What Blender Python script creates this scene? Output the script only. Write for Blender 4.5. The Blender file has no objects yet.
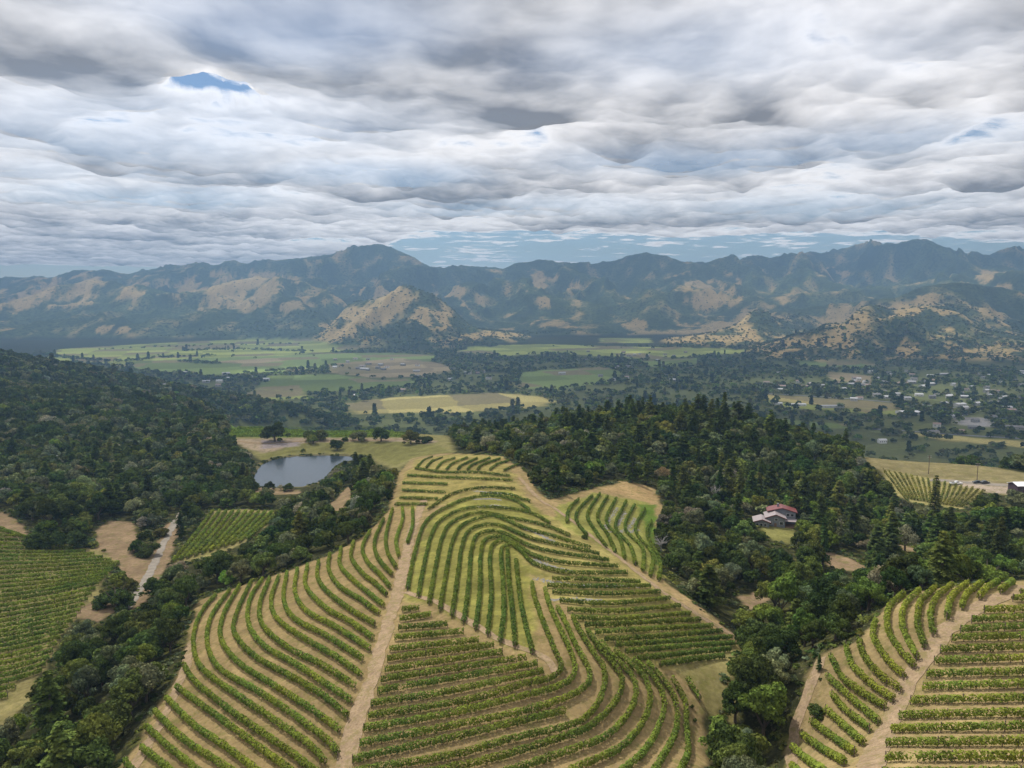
# settings of the light and air
CLOUD_ALPHA, CLOUD_T0, CLOUD_T1 = .98, .84, .13
HAZE = 0.95e-4
SUN, SKY, EXPO = 4.9, .06, 0.55
import bpy, math, random
import numpy as np
random.seed(7); rng = np.random.default_rng(7)
S = bpy.context.scene
COL = S.collection

# ------------------------------------------------------------------ camera model
F, CX, CY = 760.0, 512.0, 384.0
PITCH = math.atan((384 - 300) / F)
CAMZ = 260.0
cp, sp = math.cos(PITCH), math.sin(PITCH)

def ray(px, py):
    x = (np.asarray(px, float) - CX) / F; y = (CY - np.asarray(py, float)) / F
    return x, cp + y * sp, -sp + y * cp

def project(X, Y, Z):
    dz = Z - CAMZ
    f = Y * cp - dz * sp; u = Y * sp + dz * cp
    f = np.where(f > 1, f, 1.0)
    return CX + F * X / f, CY - F * u / f

# ------------------------------------------------------------------ noise
_pr = np.random.default_rng(11)
PERM = _pr.permutation(256).astype(np.int64); PERM = np.concatenate([PERM, PERM])
GA = _pr.uniform(0, 2 * np.pi, 256); GX, GY = np.cos(GA), np.sin(GA)

def perlin(x, y, seed=0):
    x = np.asarray(x, float) + seed * 17.31; y = np.asarray(y, float) + seed * 9.77
    xi = np.floor(x).astype(np.int64); yi = np.floor(y).astype(np.int64)
    xf = x - xi; yf = y - yi; xi &= 255; yi &= 255
    u = xf * xf * xf * (xf * (xf * 6 - 15) + 10); v = yf * yf * yf * (yf * (yf * 6 - 15) + 10)
    def g(ix, iy, dx, dy):
        h = PERM[PERM[ix & 255] + (iy & 255)]
        return GX[h] * dx + GY[h] * dy
    a = g(xi, yi, xf, yf); b = g(xi + 1, yi, xf - 1, yf)
    c = g(xi, yi + 1, xf, yf - 1); d = g(xi + 1, yi + 1, xf - 1, yf - 1)
    return 1.5 * ((a + u * (b - a)) + v * ((c + u * (d - c)) - (a + u * (b - a))))

def fbm(x, y, o=4, seed=0, gain=0.5):
    s = 0; a = 1.0; t = 0
    for k in range(o):
        s = s + a * perlin(x * 2 ** k, y * 2 ** k, seed + k * 3); t += a; a *= gain
    return s / t

def ridged(x, y, o=5, seed=0, gain=0.5):
    s = 0; a = 1.0; t = 0; w = 1.0
    for k in range(o):
        n = 1 - np.abs(perlin(x * 2 ** k, y * 2 ** k, seed + k * 5)) * 1.6
        n = np.clip(n, 0, 1) ** 2 * w
        s = s + a * n; t += a; a *= gain; w = np.clip(n * 1.6, 0, 1)
    return s / t

def sstep(a, b, x):
    t = np.clip((x - a) / (b - a), 0, 1); return t * t * (3 - 2 * t)

# ------------------------------------------------------------------ terrain control points
CTRL = []   # (X, Y, Z)
def hpt(px, py, h):
    x, y, z = ray(px, py); t = h / -z; CTRL.append((x * t, y * t, CAMZ - h))
def ypt(px, Y, z):
    CTRL.append(((px - CX) / F * Y, Y, z))
for a in [
 (-200,768,104),(0,768,101),(60,768,99),(130,768,90),(250,768,82),(350,768,79),(500,768,75),(620,768,76),(700,768,80),(755,768,87),(795,768,80),(860,768,66),(950,768,62),(1024,768,60),(1250,768,62),
 (-200,650,103),(0,650,101),(60,640,102),(110,650,101),(190,650,92),(260,650,84),(350,650,77),(430,650,73),(560,650,71),(650,650,73),(705,660,78),(750,655,87),(795,650,81),(835,650,70),(900,640,64),(1024,640,61),(1250,640,66),
 (-200,590,104),(0,600,102),(100,600,103),(205,600,97),(300,600,84),(400,600,75),(520,600,71),(620,600,73),(690,600,79),(755,610,90),(900,592,66),(1024,587,62),
 (0,540,103),(110,560,104),(205,565,104),(350,550,83),(430,550,76),(520,545,73),(600,550,76),(655,570,81),(715,560,91),(800,560,93),
 (20,525,103),(130,530,106),(220,512,107),(275,512,107),(390,505,83),(450,510,77),(520,500,77),(560,505,80),(620,490,84),(660,500,87),(700,500,91),(777,525,93),(845,560,94),
 (415,478,82),(450,458,80),(500,458,80),(535,480,80),
 (250,488,116),(300,488,116),(335,488,113),(300,455,116),(340,455,116),(410,445,111),(255,456,116),(300,432,114),(380,430,114),(230,430,114),(440,440,112),
 (0,490,106),(100,490,109),(0,430,115),(100,430,118),(190,440,119),(0,400,112),(100,400,125),(200,408,140),(60,388,124),(0,357,102),(100,375,140),(200,395,170),(300,412,205),
 (600,440,87),(680,423,79),(740,425,81),(560,440,88),(500,442,96),(460,446,104),(800,455,92),(850,470,96),
 (870,458,103),(960,464,100),(1024,476,98),(1150,490,98),(950,485,99),(1010,488,97),(890,490,105),(960,505,101),(1000,530,97),(900,540,98),(960,570,86),(830,600,88),(870,580,92)]:
    hpt(*a)
for a in [
 (300,790,112),(300,950,40),(300,1250,0),(450,700,130),(450,900,50),(500,620,148),(500,820,90),(520,1150,5),(650,650,150),(650,850,70),(650,1150,5),(800,620,120),(800,850,30),(800,1100,0),
 (950,230,172),(1050,240,172),(900,650,105),(1024,620,105),(1024,850,15),(900,850,15),(960,1100,0),(1200,700,90),(1200,1000,0),(1400,500,120),
 (0,2000,40),(-200,1500,190),(-300,900,170),(-300,500,160),(-400,300,157),(0,2500,0),(100,2000,25),(200,1850,0),(300,1600,0),
 (400,1500,0),(500,1700,0),(650,1700,0),(850,1600,0),(1024,1500,0),(1300,1600,0),(-300,2600,0),
 (200,3000,0),(500,3000,0),(800,3000,0),(1100,3000,0),(-400,3400,0),(1500,3000,0),
 (512,60,178),(512,20,178),(100,60,172),(900,60,190),(-400,100,160),(1500,100,190),(-900,200,150),(2200,200,160)]:
    ypt(*a)
CTRL = np.array(CTRL)
def polar(X, Y): return np.arctan2(X, Y), np.log(np.maximum(np.hypot(X, Y), 1.0))
ct, cl = polar(CTRL[:, 0], CTRL[:, 1])
def phi(d2): return d2 * np.log(d2 + 1e-9)
n = len(CTRL)
K = phi((ct[:, None] - ct) ** 2 + (cl[:, None] - cl) ** 2) + np.eye(n) * 0.002
P = np.c_[np.ones(n), ct, cl]
A = np.block([[K, P], [P.T, np.zeros((3, 3))]])
W = np.linalg.solve(A, np.r_[CTRL[:, 2], 0, 0, 0])
def tps(T, L):
    sh = T.shape; T = T.ravel(); L = L.ravel(); out = np.empty(len(T))
    for i in range(0, len(T), 100000):
        a, b = T[i:i+100000], L[i:i+100000]
        out[i:i+100000] = phi((a[:, None] - ct) ** 2 + (b[:, None] - cl) ** 2) @ W[:n] + W[n] + W[n+1] * a + W[n+2] * b
    return out.reshape(sh)

DG = math.pi / 180
th = np.concatenate([np.linspace(-180, -42, 70, endpoint=False), np.linspace(-42, 42, 960, endpoint=False), np.linspace(42, 180, 71)]) * DG
lr = np.concatenate([np.linspace(math.log(3), math.log(70), 60, endpoint=False),
                     np.linspace(math.log(70), math.log(700), 400, endpoint=False),
                     np.linspace(math.log(700), math.log(12500), 480)])
TH, LR = np.meshgrid(th, lr, indexing='ij')
R = np.exp(LR); GXw = R * np.sin(TH); GYw = R * np.cos(TH)
cl_th = np.clip(TH, -70 * DG, 70 * DG)
near = LR < math.log(4200)
H = np.zeros_like(R)
H[near] = tps(cl_th[near], LR[near])
H = np.clip(H, -4, 215)
H *= 1 - sstep(2200, 3400, R)
H = np.where(R < 2200, H, H)
edge = sstep(60, 100, np.abs(TH) / DG)
H = H * (1 - edge) + edge * (150 * (1 - sstep(500, 1500, R)))
# soft valley floor
H = np.where(H < 6, np.maximum(H, 0) * 0.5, H - 3 * np.exp(-np.maximum(H - 6, 0) / 6))
H = np.where(H < 0, 0, H)
H += 0.5 * fbm(GXw / 30, GYw / 30, 3, 4) * (1 - sstep(900, 1500, R)) * 1.2
forest_bump = 6 * fbm(GXw / 160, GYw / 160, 3, 9) * sstep(550, 800, R) * (1 - sstep(1500, 2200, R))
H += forest_bump

# ------------------------------------------------------------------ mountains
def lerp_line(pts, px): 
    p = np.array(pts, float); return np.interp(px, p[:, 0], p[:, 1])
MAIN = [(-500,282),(-100,280),(0,278),(40,277),(56,277),(96,270),(109,270),(132,275),(152,270),(183,265),(218,264),(260,262),(319,258),(350,250),(359,247),(381,246),(400,251),(419,260),(431,266),(445,269),(466,266),(484,267.5),(503,269),(516,264),(542,260.5),(562,263),(584,264),(604,262.5),(617,261),(637,254),(644,252.5),(652,255),(667,259),(684,262.5),(702,262.5),(719,259.5),(728,256),(737,259),(749,256),(768,259),(790,254),(805,251),(815,254),(830,251),(853,245.5),(873,243),(890,244.5),(905,240.5),(918,241),(930,246),(948,250),(975,257),(988,252),(1005,249),(1023,251),(1100,256),(1500,270)]
LEFT = [(-500,300),(-100,305),(0,306),(38,295),(66,286),(101,280),(120,281),(142,287),(178,292),(200,293),(228,283),(260,277),(300,280),(330,290),(350,305),(380,330),(420,350)]
H3 = [(270,352),(300,340),(320,330),(334,316),(356,302),(378,299),(400,289),(412,287),(431,293),(450,306),(469,319),(497,325),(520,331),(550,342),(600,352)]
H4 = [(600,352),(640,346),(670,336),(700,328),(724,321),(745,313),(765,311),(790,322),(820,335),(860,350)]
H5 = [(720,352),(768,338),(793,325),(823,314),(838,316),(868,311),(893,310),(918,306),(953,312),(983,320),(1024,328),(1100,335),(1500,340)]
H6 = [(700,335),(768,312),(830,304),(893,297),(915,288),(940,283),(960,283),(985,287),(1024,292),(1100,290),(1500,300)]
M7 = [(430,340),(480,318),(540,308),(600,304),(680,300),(760,296),(820,292),(880,287),(950,278),(1000,272),(1100,270),(1500,280)]
pxg = CX + F * np.tan(np.clip(TH, -1.2, 1.2)) * 0.994
pxc = pxg[:, 0]
J0 = int(np.searchsorted(lr, math.log(2450)))
I0, I1 = int(np.searchsorted(th, -1.25)), int(np.searchsorted(th, 1.25))
def layer(line, Yf, Yp, Yb, seed, amp, front, sc=1.0, smooth=True, floor=0.25):
    """one range of hills: its foot at Yf, crest at Yp, back foot at Yb (m ahead)"""
    R = globals()['R'][I0:I1, J0:]; TH = globals()['TH'][I0:I1, J0:]; GXw = globals()['GXw'][I0:I1, J0:]; GYw = globals()['GYw'][I0:I1, J0:]; pxc = globals()['pxc'][I0:I1]
    tgt = (300 - lerp_line(line, pxc)) / F / 0.994          # slope of the crest seen from the camera
    wob = 0.10 * perlin(pxc / 140, pxc * 0, seed)
    yp = (Yp * (1 + wob))[:, None]; yf = (Yf * (1 + wob * 0.6))[:, None]; yb = (Yb * (1 + wob))[:, None]
    Y = R * np.cos(np.clip(TH, -1.2, 1.2))
    t = np.clip((Y - yf) / (yp - yf), 0, 1); b = np.clip((Y - yp) / (yb - yp), 0, 1)
    prof = t ** front * (1 - sstep(0, 1, b) * (1 - floor * (Y > yp)))
    wx = fbm(GXw / 1500, GYw / 1500, 2, seed + 1) * 500; wy = fbm(GXw / 1500, GYw / 1500, 2, seed + 2) * 500
    r = ridged((GXw + wx * sc) / (1150 * sc), (GYw + wy * sc) / (1900 * sc), 6, seed + 3, 0.55)
    r2 = ridged((GXw + wy) / 420, (GYw + wx) / 520, 4, seed + 7)
    mod = 1 + amp * ((r - 0.42) * 1.5 + (r2 - 0.42) * 0.45) * (1 - 0.86 * t ** 2.5)
    zc = np.maximum(CAMZ + tgt * yp[:, 0], 12)[:, None]
    mod = np.clip(mod, .2, 1.14)
    z = zc * prof * mod
    z = np.where((t > 0) & (Y > 2500), np.maximum(z, 0), 0)
    s = (z - CAMZ) / np.maximum(Y, 1)
    i = s.argmax(1); k = np.arange(len(i))
    need = (CAMZ + tgt * Y[k, i]) / np.maximum(z[k, i], 1)
    need = np.clip(need, 0.6, 1.5)
    if smooth:
        ker = np.exp(-np.linspace(-2, 2, 41) ** 2); ker /= ker.sum()
        need = np.convolve(np.pad(need, 20, mode='edge'), ker, 'valid')
    inr = (pxc > line[0][0]) & (pxc < line[-1][0])
    out = np.zeros(H.shape); out[I0:I1, J0:] = z * need[:, None] * inr[:, None]; return out
M = np.zeros_like(H)
def smax(a, b, k=14):
    d = np.clip(0.5 + 0.5 * (a - b) / k, 0, 1); return b + (a - b) * d + k * d * (1 - d) * (np.minimum(a, b) > 1)
for L in [(MAIN, 5600, 8600, 11500, 21, .75, .95), (M7, 5200, 7000, 8600, 33, .9, .9, .8), (LEFT, 4900, 6400, 8200, 45, .85, .85, .7),
          (H6, 4100, 5400, 6600, 57, .7, .85, .6), (H3, 4050, 5100, 6000, 63, .85, .8, .42), (H4, 3950, 4700, 5600, 75, .8, .8, .42), (H5, 3050, 4050, 4900, 87, .85, .75, .42)]:
    M = smax(layer(*L), M)
H = np.where(R > 2500, smax(M, H, 10), H)

def height(X, Y):
    t, l = polar(np.asarray(X, float), np.asarray(Y, float))
    i = np.interp(t, th, np.arange(len(th))); j = np.interp(l, lr, np.arange(len(lr)))
    i0 = np.minimum(i.astype(int), len(th) - 2); j0 = np.minimum(j.astype(int), len(lr) - 2)
    a = i - i0; b = j - j0
    return (H[i0, j0] * (1 - a) * (1 - b) + H[i0 + 1, j0] * a * (1 - b) + H[i0, j0 + 1] * (1 - a) * b + H[i0 + 1, j0 + 1] * a * b)

_T = np.exp(np.linspace(math.log(55), math.log(12000), 2600))
def ground_at(px, py):
    """the point of the terrain seen at a place of the photograph"""
    px = np.atleast_1d(np.asarray(px, float)); py = np.atleast_1d(np.asarray(py, float)); out = np.zeros((len(px), 3))
    for k in range(len(px)):
        dx, dy, dz = ray(px[k], py[k]); dz = min(dz, -0.002)
        X, Y, Z = dx * _T, dy * _T, CAMZ + dz * _T
        d = Z - height(X, Y); w = np.nonzero(d < 0)[0]
        if len(w) == 0 or w[0] == 0: j, f = (len(_T) - 2, 0.5) if len(w) == 0 else (0, 0)
        else: j = w[0] - 1; f = d[j] / (d[j] - d[j + 1])
        t = _T[j] + f * (_T[j + 1] - _T[j]); out[k] = (dx * t, dy * t, CAMZ + dz * t)
    return out
def dens(pts, step=6, close=True):
    out = []; m = len(pts)
    for i in range(m if close else m - 1):
        a, b = pts[i], pts[(i + 1) % m]; k = max(1, int(math.dist(a, b) / step))
        for j in range(k): out.append((a[0] + (b[0] - a[0]) * j / k, a[1] + (b[1] - a[1]) * j / k))
    if not close: out.append(pts[-1])
    return out
def wpoly(pts, step=8):
    q = dens(pts, step); g = ground_at([p[0] for p in q], [p[1] for p in q]); return g[:, :2]
def V(ox, oy, s, pts): return [(ox + x / s, oy + y / s) for x, y in pts]

def sdist(poly, X, Y):
    """signed distance to a polygon, positive inside"""
    X = np.asarray(X, float); Y = np.asarray(Y, float); ins = np.zeros(X.shape, bool); d2 = np.full(X.shape, 1e12)
    m = len(poly)
    for i in range(m):
        x1, y1 = poly[i]; x2, y2 = poly[(i + 1) % m]
        c = ((y1 > Y) != (y2 > Y)) & (X < (x2 - x1) * (Y - y1) / ((y2 - y1) if y2 != y1 else 1e-9) + x1); ins ^= c
        ex, ey = x2 - x1, y2 - y1; t = np.clip(((X - x1) * ex + (Y - y1) * ey) / (ex * ex + ey * ey + 1e-9), 0, 1)
        d2 = np.minimum(d2, (X - x1 - t * ex) ** 2 + (Y - y1 - t * ey) ** 2)
    return np.where(ins, 1, -1) * np.sqrt(d2)
def sd_grid(poly, X, Y, pad):
    lo = poly.min(0) - pad; hi = poly.max(0) + pad
    m = (X > lo[0]) & (X < hi[0]) & (Y > lo[1]) & (Y < hi[1]); out = np.full(X.shape, -1e6)
    if m.any(): out[m] = sdist(poly, X[m], Y[m])
    return out

# ------------------------------------------------------------------ regions of the ground, outlined as seen from the drone
PX = {}
PX['hill'] = [(95,850),(122,768),(150,722),(183,665),(190,630),(198,600),(225,591),(252,583),(290,570),(330,555),(365,536),(388,512),(394,492),(400,472),(412,456),(440,453),(470,454),(500,456),(522,468),(535,488),(548,500),(562,497),(590,489),(625,482),(655,488),(664,512),(652,540),(664,580),(700,610),(742,640),(728,660),(709,690),(705,768),(700,850)]
PX['right'] = V(784,576,4,[(-10,1100),(8,768),(20,650),(90,400),(150,310),(230,280),(300,262),(360,190),(420,112),(480,76),(600,50),(750,32),(960,18),(1500,10),(1500,1100)])
PX['west'] = [(-260,510),(-80,515),(0,520),(20,536),(60,547),(100,549),(119,562),(104,580),(100,592),(82,612),(60,640),(43,672),(30,700),(0,735),(-80,790),(-260,850)]
PX['small'] = [(170,566),(211,511),(240,509),(280,511),(268,525),(245,543),(215,556),(178,563)]
PX['clear1'] = [(96,530),(110,521),(133,522),(137,543),(132,556),(148,560),(168,522),(184,524),(173,545),(170,562),(158,580),(148,600),(130,612),(142,585),(122,576),(117,560),(95,548)]
PX['clear2'] = [(2,512),(16,520),(26,530),(24,548),(10,536),(-20,520)]
PX['clear3'] = [(74,610),(92,602),(108,600),(116,612),(98,622),(80,620)]
PX['plateau'] = [(226,426),(300,427),(412,427),(450,438),(455,452),(436,454),(412,458),(400,470),(378,464),(372,455),(345,454),(300,455),(262,462),(250,452),(236,442)]
PX['pond'] = [(261,465),(270,461),(282,458),(297,455.8),(320,455.3),(345,455),(366,454.5),(363,458),(343,462),(333,470),(326,478),(317,483),(303,487),(282,488.5),(262,488),(250,486),(250,481),(256,472)]
PX['pondshore'] = [(236,492),(248,487),(282,489),(300,490),(298,494),(240,495)]
PX['scar'] = [(328,505),(338,498),(347,487),(354,486),(351,498),(343,508),(334,513)]
PX['yard'] = [(757,524),(772,526),(792,524),(797,536),(790,545),(772,540)]
PX['clear4'] = [(816,552),(835,553),(852,560),(868,568),(862,572),(840,570),(824,562)]
PX['clear5'] = [(738,597),(752,592),(770,592),(766,603),(748,610)]
PX['clear6'] = [(876,546),(895,543),(915,548),(932,545),(926,553),(900,553)]
PX['brown'] = [(862,459),(880,456),(900,455),(930,457),(960,461),(1024,473),(1150,486),(1150,505),(1024,497),(985,493),(962,509),(915,503),(892,494),(880,472)]
WP = {k: wpoly(v) for k, v in PX.items()}
FIELDS = [
 ('LG',[(45,357),(60,349),(110,346),(160,343),(240,339.5),(330,337.5),(415,337),(417,342),(380,347),(330,352),(280,356),(200,358),(130,362),(125,367),(100,362),(50,362)]),
 ('MG',[(130,362),(200,358),(280,356),(330,353),(400,353),(440,356),(430,362),(330,366),(300,372),(260,372),(210,376),(185,372),(160,372),(135,368)]),
 ('TN',[(330,364),(400,358),(440,363),(455,370),(425,377),(380,378),(330,373)]),
 ('MG',[(265,376),(330,374),(380,380),(420,378),(400,387),(340,391),(270,392),(255,386)]),
 ('OC',[(345,404),(370,400),(400,397),(465,394),(500,393),(540,396),(560,402),(525,408),(470,412),(400,413),(350,414)]),
 ('LG',[(255,389),(300,392),(310,398),(270,401),(240,396)]),
 ('LG',[(450,352),(470,346),(540,344),(640,347),(720,348),(770,351),(700,356),(640,360),(560,353),(500,356)]),
 ('MG',[(520,372),(600,367),(625,372),(605,382),(560,389),(515,388)]),
 ('OC',[(758,394),(895,403),(905,409),(851,408),(762,400)]),
 ('LG',[(762,400.5),(850,408.5),(906,410),(902,415),(850,412),(790,408)]),
 ('MG',[(760,418),(850,424),(852,429),(762,424)]),
 ('MG',[(790,358),(880,362),(870,369),(800,365)]),
 ('TN',[(825,371),(880,377),(865,384),(830,379)]),
 ('GY',[(955,416),(990,418),(994,426),(958,425)]),
 ('TN',[(975,346),(1040,350),(1050,362),(990,359),(960,352)]),
 ('LG',[(600,338),(650,338),(652,343),(600,343)]),
 ('OC',[(430,343),(452,342),(450,349),(432,349)]),
 ('MG',[(640,361),(700,358),(700,364),(650,367)]),
 ('OC',[(905,432),(1024,441),(1060,446),(1060,450),(940,441)]),
 ('TN',[(205,362),(270,358),(300,359),(250,364)]),
]
FW = [(c, wpoly(p, 12)) for c, p in FIELDS]

# carve the pond basin, bench the plateau
pz = CAMZ - 116.0
pd = sd_grid(WP['pond'], GXw, GYw, 40)
pondz = float(np.median(height(WP['pond'][:, 0], WP['pond'][:, 1])))
near_p = sstep(-30, -4, pd)
H = H * (1 - near_p) + (pondz + 0.5) * near_p
H -= 2.6 * sstep(-1.5, 6, pd)
WATER_Z = pondz - 0.1

# ------------------------------------------------------------------ ground colours (albedo of soil, grass, woodland floor)
C = np.zeros(R.shape + (3,))
def c3(*a): return np.array(a, float)
n1 = fbm(GXw / 60, GYw / 60, 4, 2); n2 = fbm(GXw / 9, GYw / 9, 3, 5); n3 = fbm(GXw / 300, GYw / 300, 4, 6)
C[:] = c3(.040, .042, .018); C += (n2 * .012)[..., None] * c3(1, .9, .5)
wood = np.zeros_like(R)
def paint(mask, col, var=0.25, nz=None):
    nz = n2 if nz is None else nz
    global C
    c = c3(*col) * (1 + var * nz)[..., None]
    C = C * (1 - mask[..., None]) + c * mask[..., None]
SOIL = (.31, .228, .108); DRY = (.36, .285, .135); GRASS = (.13, .155, .04); YEL = (.30, .255, .075)
def reg(name, f=1.0): 
    return sstep(-f, f, sd_grid(WP[name], GXw, GYw, 20) + n2 * 2.0)
paint(reg('hill'), SOIL, .3); paint(reg('right'), (.32, .24, .115), .35)
paint(reg('west'), (.24, .205, .085), .35); paint(reg('small'), (.26, .225, .09), .35)
for k in ('clear1', 'clear2', 'clear3', 'clear4', 'clear5', 'clear6', 'scar', 'pondshore'): paint(reg(k), (.26, .185, .11), .4)
paint(reg('yard'), (.22, .21, .07), .4)
paint(reg('brown', 2), (.22, .185, .09), .4)
def sub(pts, col, f=2.0, var=.35, nz=None, amt=1.0, jit=3.0):
    p = wpoly(pts); m = sstep(-f, f, sd_grid(p, GXw, GYw, 20) + n2 * jit) * amt; paint(m, col, var, nz)
# grassier middle blocks of the hill
D1 = lambda p: V(370, 440, 4, p)
E1 = lambda p: V(520, 470, 4, p)
sub(D1([(140,620),(215,335),(330,240),(560,190),(690,290),(870,430),(1030,540),(760,560),(640,540),(660,860),(480,790),(330,720)]), (.25,.235,.062), 1.5, .6)
sub(D1([(100,270),(130,160),(180,80),(330,55),(520,65),(580,140),(640,260),(560,190),(330,240),(230,280)]), (.30,.25,.085), 1.5, .45)
sub(E1([(0,200),(150,190),(410,360),(560,480),(880,690),(840,760),(600,790),(420,770),(150,520),(60,400),(0,370)]), (.29,.245,.085), 1.5, .6)
sub(E1([(150,150),(300,90),(520,130),(540,260),(560,400),(600,450),(440,370),(250,270),(150,200)]), (.24,.235,.065), 1.0, .5)
sub(E1([(320,80),(420,45),(500,60),(560,110),(540,140),(450,110)]), (.36,.25,.12), 1.0, .3)
sub(E1([(470,140),(540,140),(545,260),(560,390),(520,330),(500,230)]), (.10,.16,.025), 1.0, .4)
sub(E1([(620,790),(860,700),(850,1150),(760,1150),(740,900)]), (.22,.19,.075), 1.0, .5)
sub(E1([(560,440),(610,470),(900,690),(860,690),(700,580)]), (.36,.26,.13), 1.0, .3)
# plateau round the pond
pl = reg('plateau', 3)
paint(pl, (.25, .225, .09), .3)
sub([(226,426),(412,427),(412,437),(340,437.5),(226,437)], (.13,.20,.03), 2, .25)
sub([(232,439),(300,438),(412,438),(440,441),(420,447),(360,445),(300,449),(262,453),(245,448)], (.36,.28,.19), 2, .3)
sub([(290,444),(360,441),(412,442),(440,446),(452,452),(412,458),(395,466),(375,457),(345,452.5),(300,453.5),(270,458),(262,460),(258,456),(280,449)], (.19,.18,.06), 2, .4)
sub([(262,440),(300,441),(300,446),(285,447),(262,449)], (.30,.25,.24), 2, .2)
paint(sstep(-4, -1, sd_grid(WP['pond'], GXw, GYw, 20)) , (.16, .14, .07), .3)
# brown hill above, gravel yard
sub([(933,480),(960,480),(1024,485),(1150,496),(1150,504),(1024,496),(985,492),(965,489)], (.37,.30,.23), 1.5, .2)
sub([(881,470),(905,474),(940,481),(985,491),(962,509),(915,503),(892,494)], (.32,.28,.11), 1.5, .25)
# valley fields
PAL = {'LG': (.34, .38, .10), 'MG': (.20, .26, .08), 'TN': (.34, .27, .16), 'OC': (.46, .39, .15), 'GY': (.36, .34, .33)}
_u = GXw * .94 + GYw * .34 + n3 * 60; _v = GYw * .94 - GXw * .34 + n3 * 60
def cellhash(a, b, s): return ((PERM[(PERM[np.floor(a).astype(int) & 255] + np.floor(b).astype(int)) & 255] * 7 + s * 31) % 256) / 128. - 1
plots = cellhash(_u / 170, _v / 150, 1) * .8 + n1 * .3; plots2 = cellhash(_u / 170, _v / 150, 4)
far = sstep(1000, 1500, R)
paint(far * (1 - sstep(3300, 4300, R)), (.13, .145, .055), .35, plots)
fieldmask = np.zeros_like(R)
stripes = np.sin(GXw / 9 + 3 * n3) * .5 + np.sin(GYw / 40) * .5
for c, p in FW:
    m = sstep(-12, 12, sd_grid(p, GXw, GYw, 60) + n1 * 30)
    paint(m, PAL[c], .34, plots); paint(m * (plots2 > .45), (.25, .21, .11), .2, n1); fieldmask = np.maximum(fieldmask, m)
# mountains: chaparral and oak woodland with dry golden grass
vpx, vpy = project(GXw, GYw, H)
mt = sstep(4, 24, H) * (R > 2900)
GOLD = [(75,290,35,9),(100,283,30,7),(15,302,20,8),(130,290,10,5),(205,290,30,9),(240,281,25,7),(268,286,25,8),(230,300,30,8),(262,297,20,5),(180,301,15,5),(115,330,12,3),(60,300,20,5),
 (410,300,38,14),(370,314,28,16),(345,326,25,10),(425,322,32,12),(395,292,15,6),(445,312,15,8),(475,336,20,5),(512,336,18,5),(330,336,15,6),(330,300,10,6),(300,305,14,6),
 (540,281,12,8),(575,288,6,3),(545,302,8,4),(705,283,22,8),(712,301,18,7),(830,275,12,5),(790,300,15,4),(610,310,10,4),(555,325,15,4),
 (700,335,50,11),(740,325,32,10),(762,332,22,10),(665,341,25,6),(840,320,9,13),(858,317,8,4),(800,346,16,8),(830,352,32,9),(785,352,12,8),(905,313,14,5),(918,320,9,5),(945,328,14,6),(912,348,12,9),(947,352,17,8),(1008,285,9,6),(985,277,6,4),(1000,355,26,8),(1012,378,15,6),(880,365,30,6),(1000,325,15,4),(930,300,12,4),(640,325,12,4)]
gold = np.zeros_like(R)
gw = n1 * 14
nbig = fbm(GXw / 220, GYw / 330, 5, 71)
for gx, gy, rx, ry in GOLD:
    m = (np.abs(vpx - gx) < rx * 2.6) & (np.abs(vpy - gy) < ry * 2.6) & (R > 3000)
    d = np.hypot((vpx[m] - gx) / rx, (vpy[m] - gy) / ry)
    gold[m] = np.maximum(gold[m], 0.86 - d * .5)
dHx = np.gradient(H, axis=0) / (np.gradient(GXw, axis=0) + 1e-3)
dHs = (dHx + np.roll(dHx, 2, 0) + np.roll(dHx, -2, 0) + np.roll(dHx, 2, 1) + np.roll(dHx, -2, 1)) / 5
nfine = fbm(GXw / 75, GYw / 100, 3, 72)
spur = ridged((GXw + n3 * 200) / 330, (GYw + n1 * 120) / 620, 4, 91)
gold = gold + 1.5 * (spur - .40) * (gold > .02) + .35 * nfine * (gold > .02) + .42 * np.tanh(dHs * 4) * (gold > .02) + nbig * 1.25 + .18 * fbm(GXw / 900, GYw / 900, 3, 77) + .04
gold = gold + .22 * ((vpx > 640) & (vpy > 300) & (R < 6000)) * (1 + nfine)
goldm = sstep(.10, .74, gold) * mt
paint(mt, (.105, .130, .050), .8, nbig + .5 * fbm(GXw / 75, GYw / 100, 3, 72))
green_grass = sstep(.1, .5, fbm(GXw / 700, GYw / 700, 3, 81)) * mt * .5
paint(green_grass, (.19, .21, .075), .3, n1)
paint(goldm * .95, (.56, .40, .17), .3, nfine)
wood = mt * np.clip(.66 - .14 * goldm, 0, 1)
C = np.clip(C, .012, .8)

# ------------------------------------------------------------------ materials
def mat(name):
    m = bpy.data.materials.new(name); m.use_nodes = True; nt = m.node_tree; nt.nodes.clear()
    o = nt.nodes.new('ShaderNodeOutputMaterial'); return m, nt, o
def node(nt, t, **kw):
    x = nt.nodes.new(t)
    for k, v in kw.items():
        if k in ('operation', 'blend_type', 'data_type', 'attribute_name', 'attribute_type', 'noise_dimensions', 'feature', 'layer_name', 'normalize', 'clamp'): setattr(x, k, v)
        else: x.inputs[k].default_value = v
    return x
def noise(nt, vec, scale, detail=3, rough=.55):
    x = node(nt, 'ShaderNodeTexNoise', Scale=scale, Detail=detail, Roughness=rough); nt.links.new(vec, x.inputs['Vector']); return x.outputs['Fac']
def ramp(nt, fac, lo, hi, a=0.0, b=1.0):
    x = nt.nodes.new('ShaderNodeMapRange'); x.inputs[1].default_value = lo; x.inputs[2].default_value = hi; x.inputs[3].default_value = a; x.inputs[4].default_value = b
    nt.links.new(fac, x.inputs[0]); return x.outputs[0]
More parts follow.
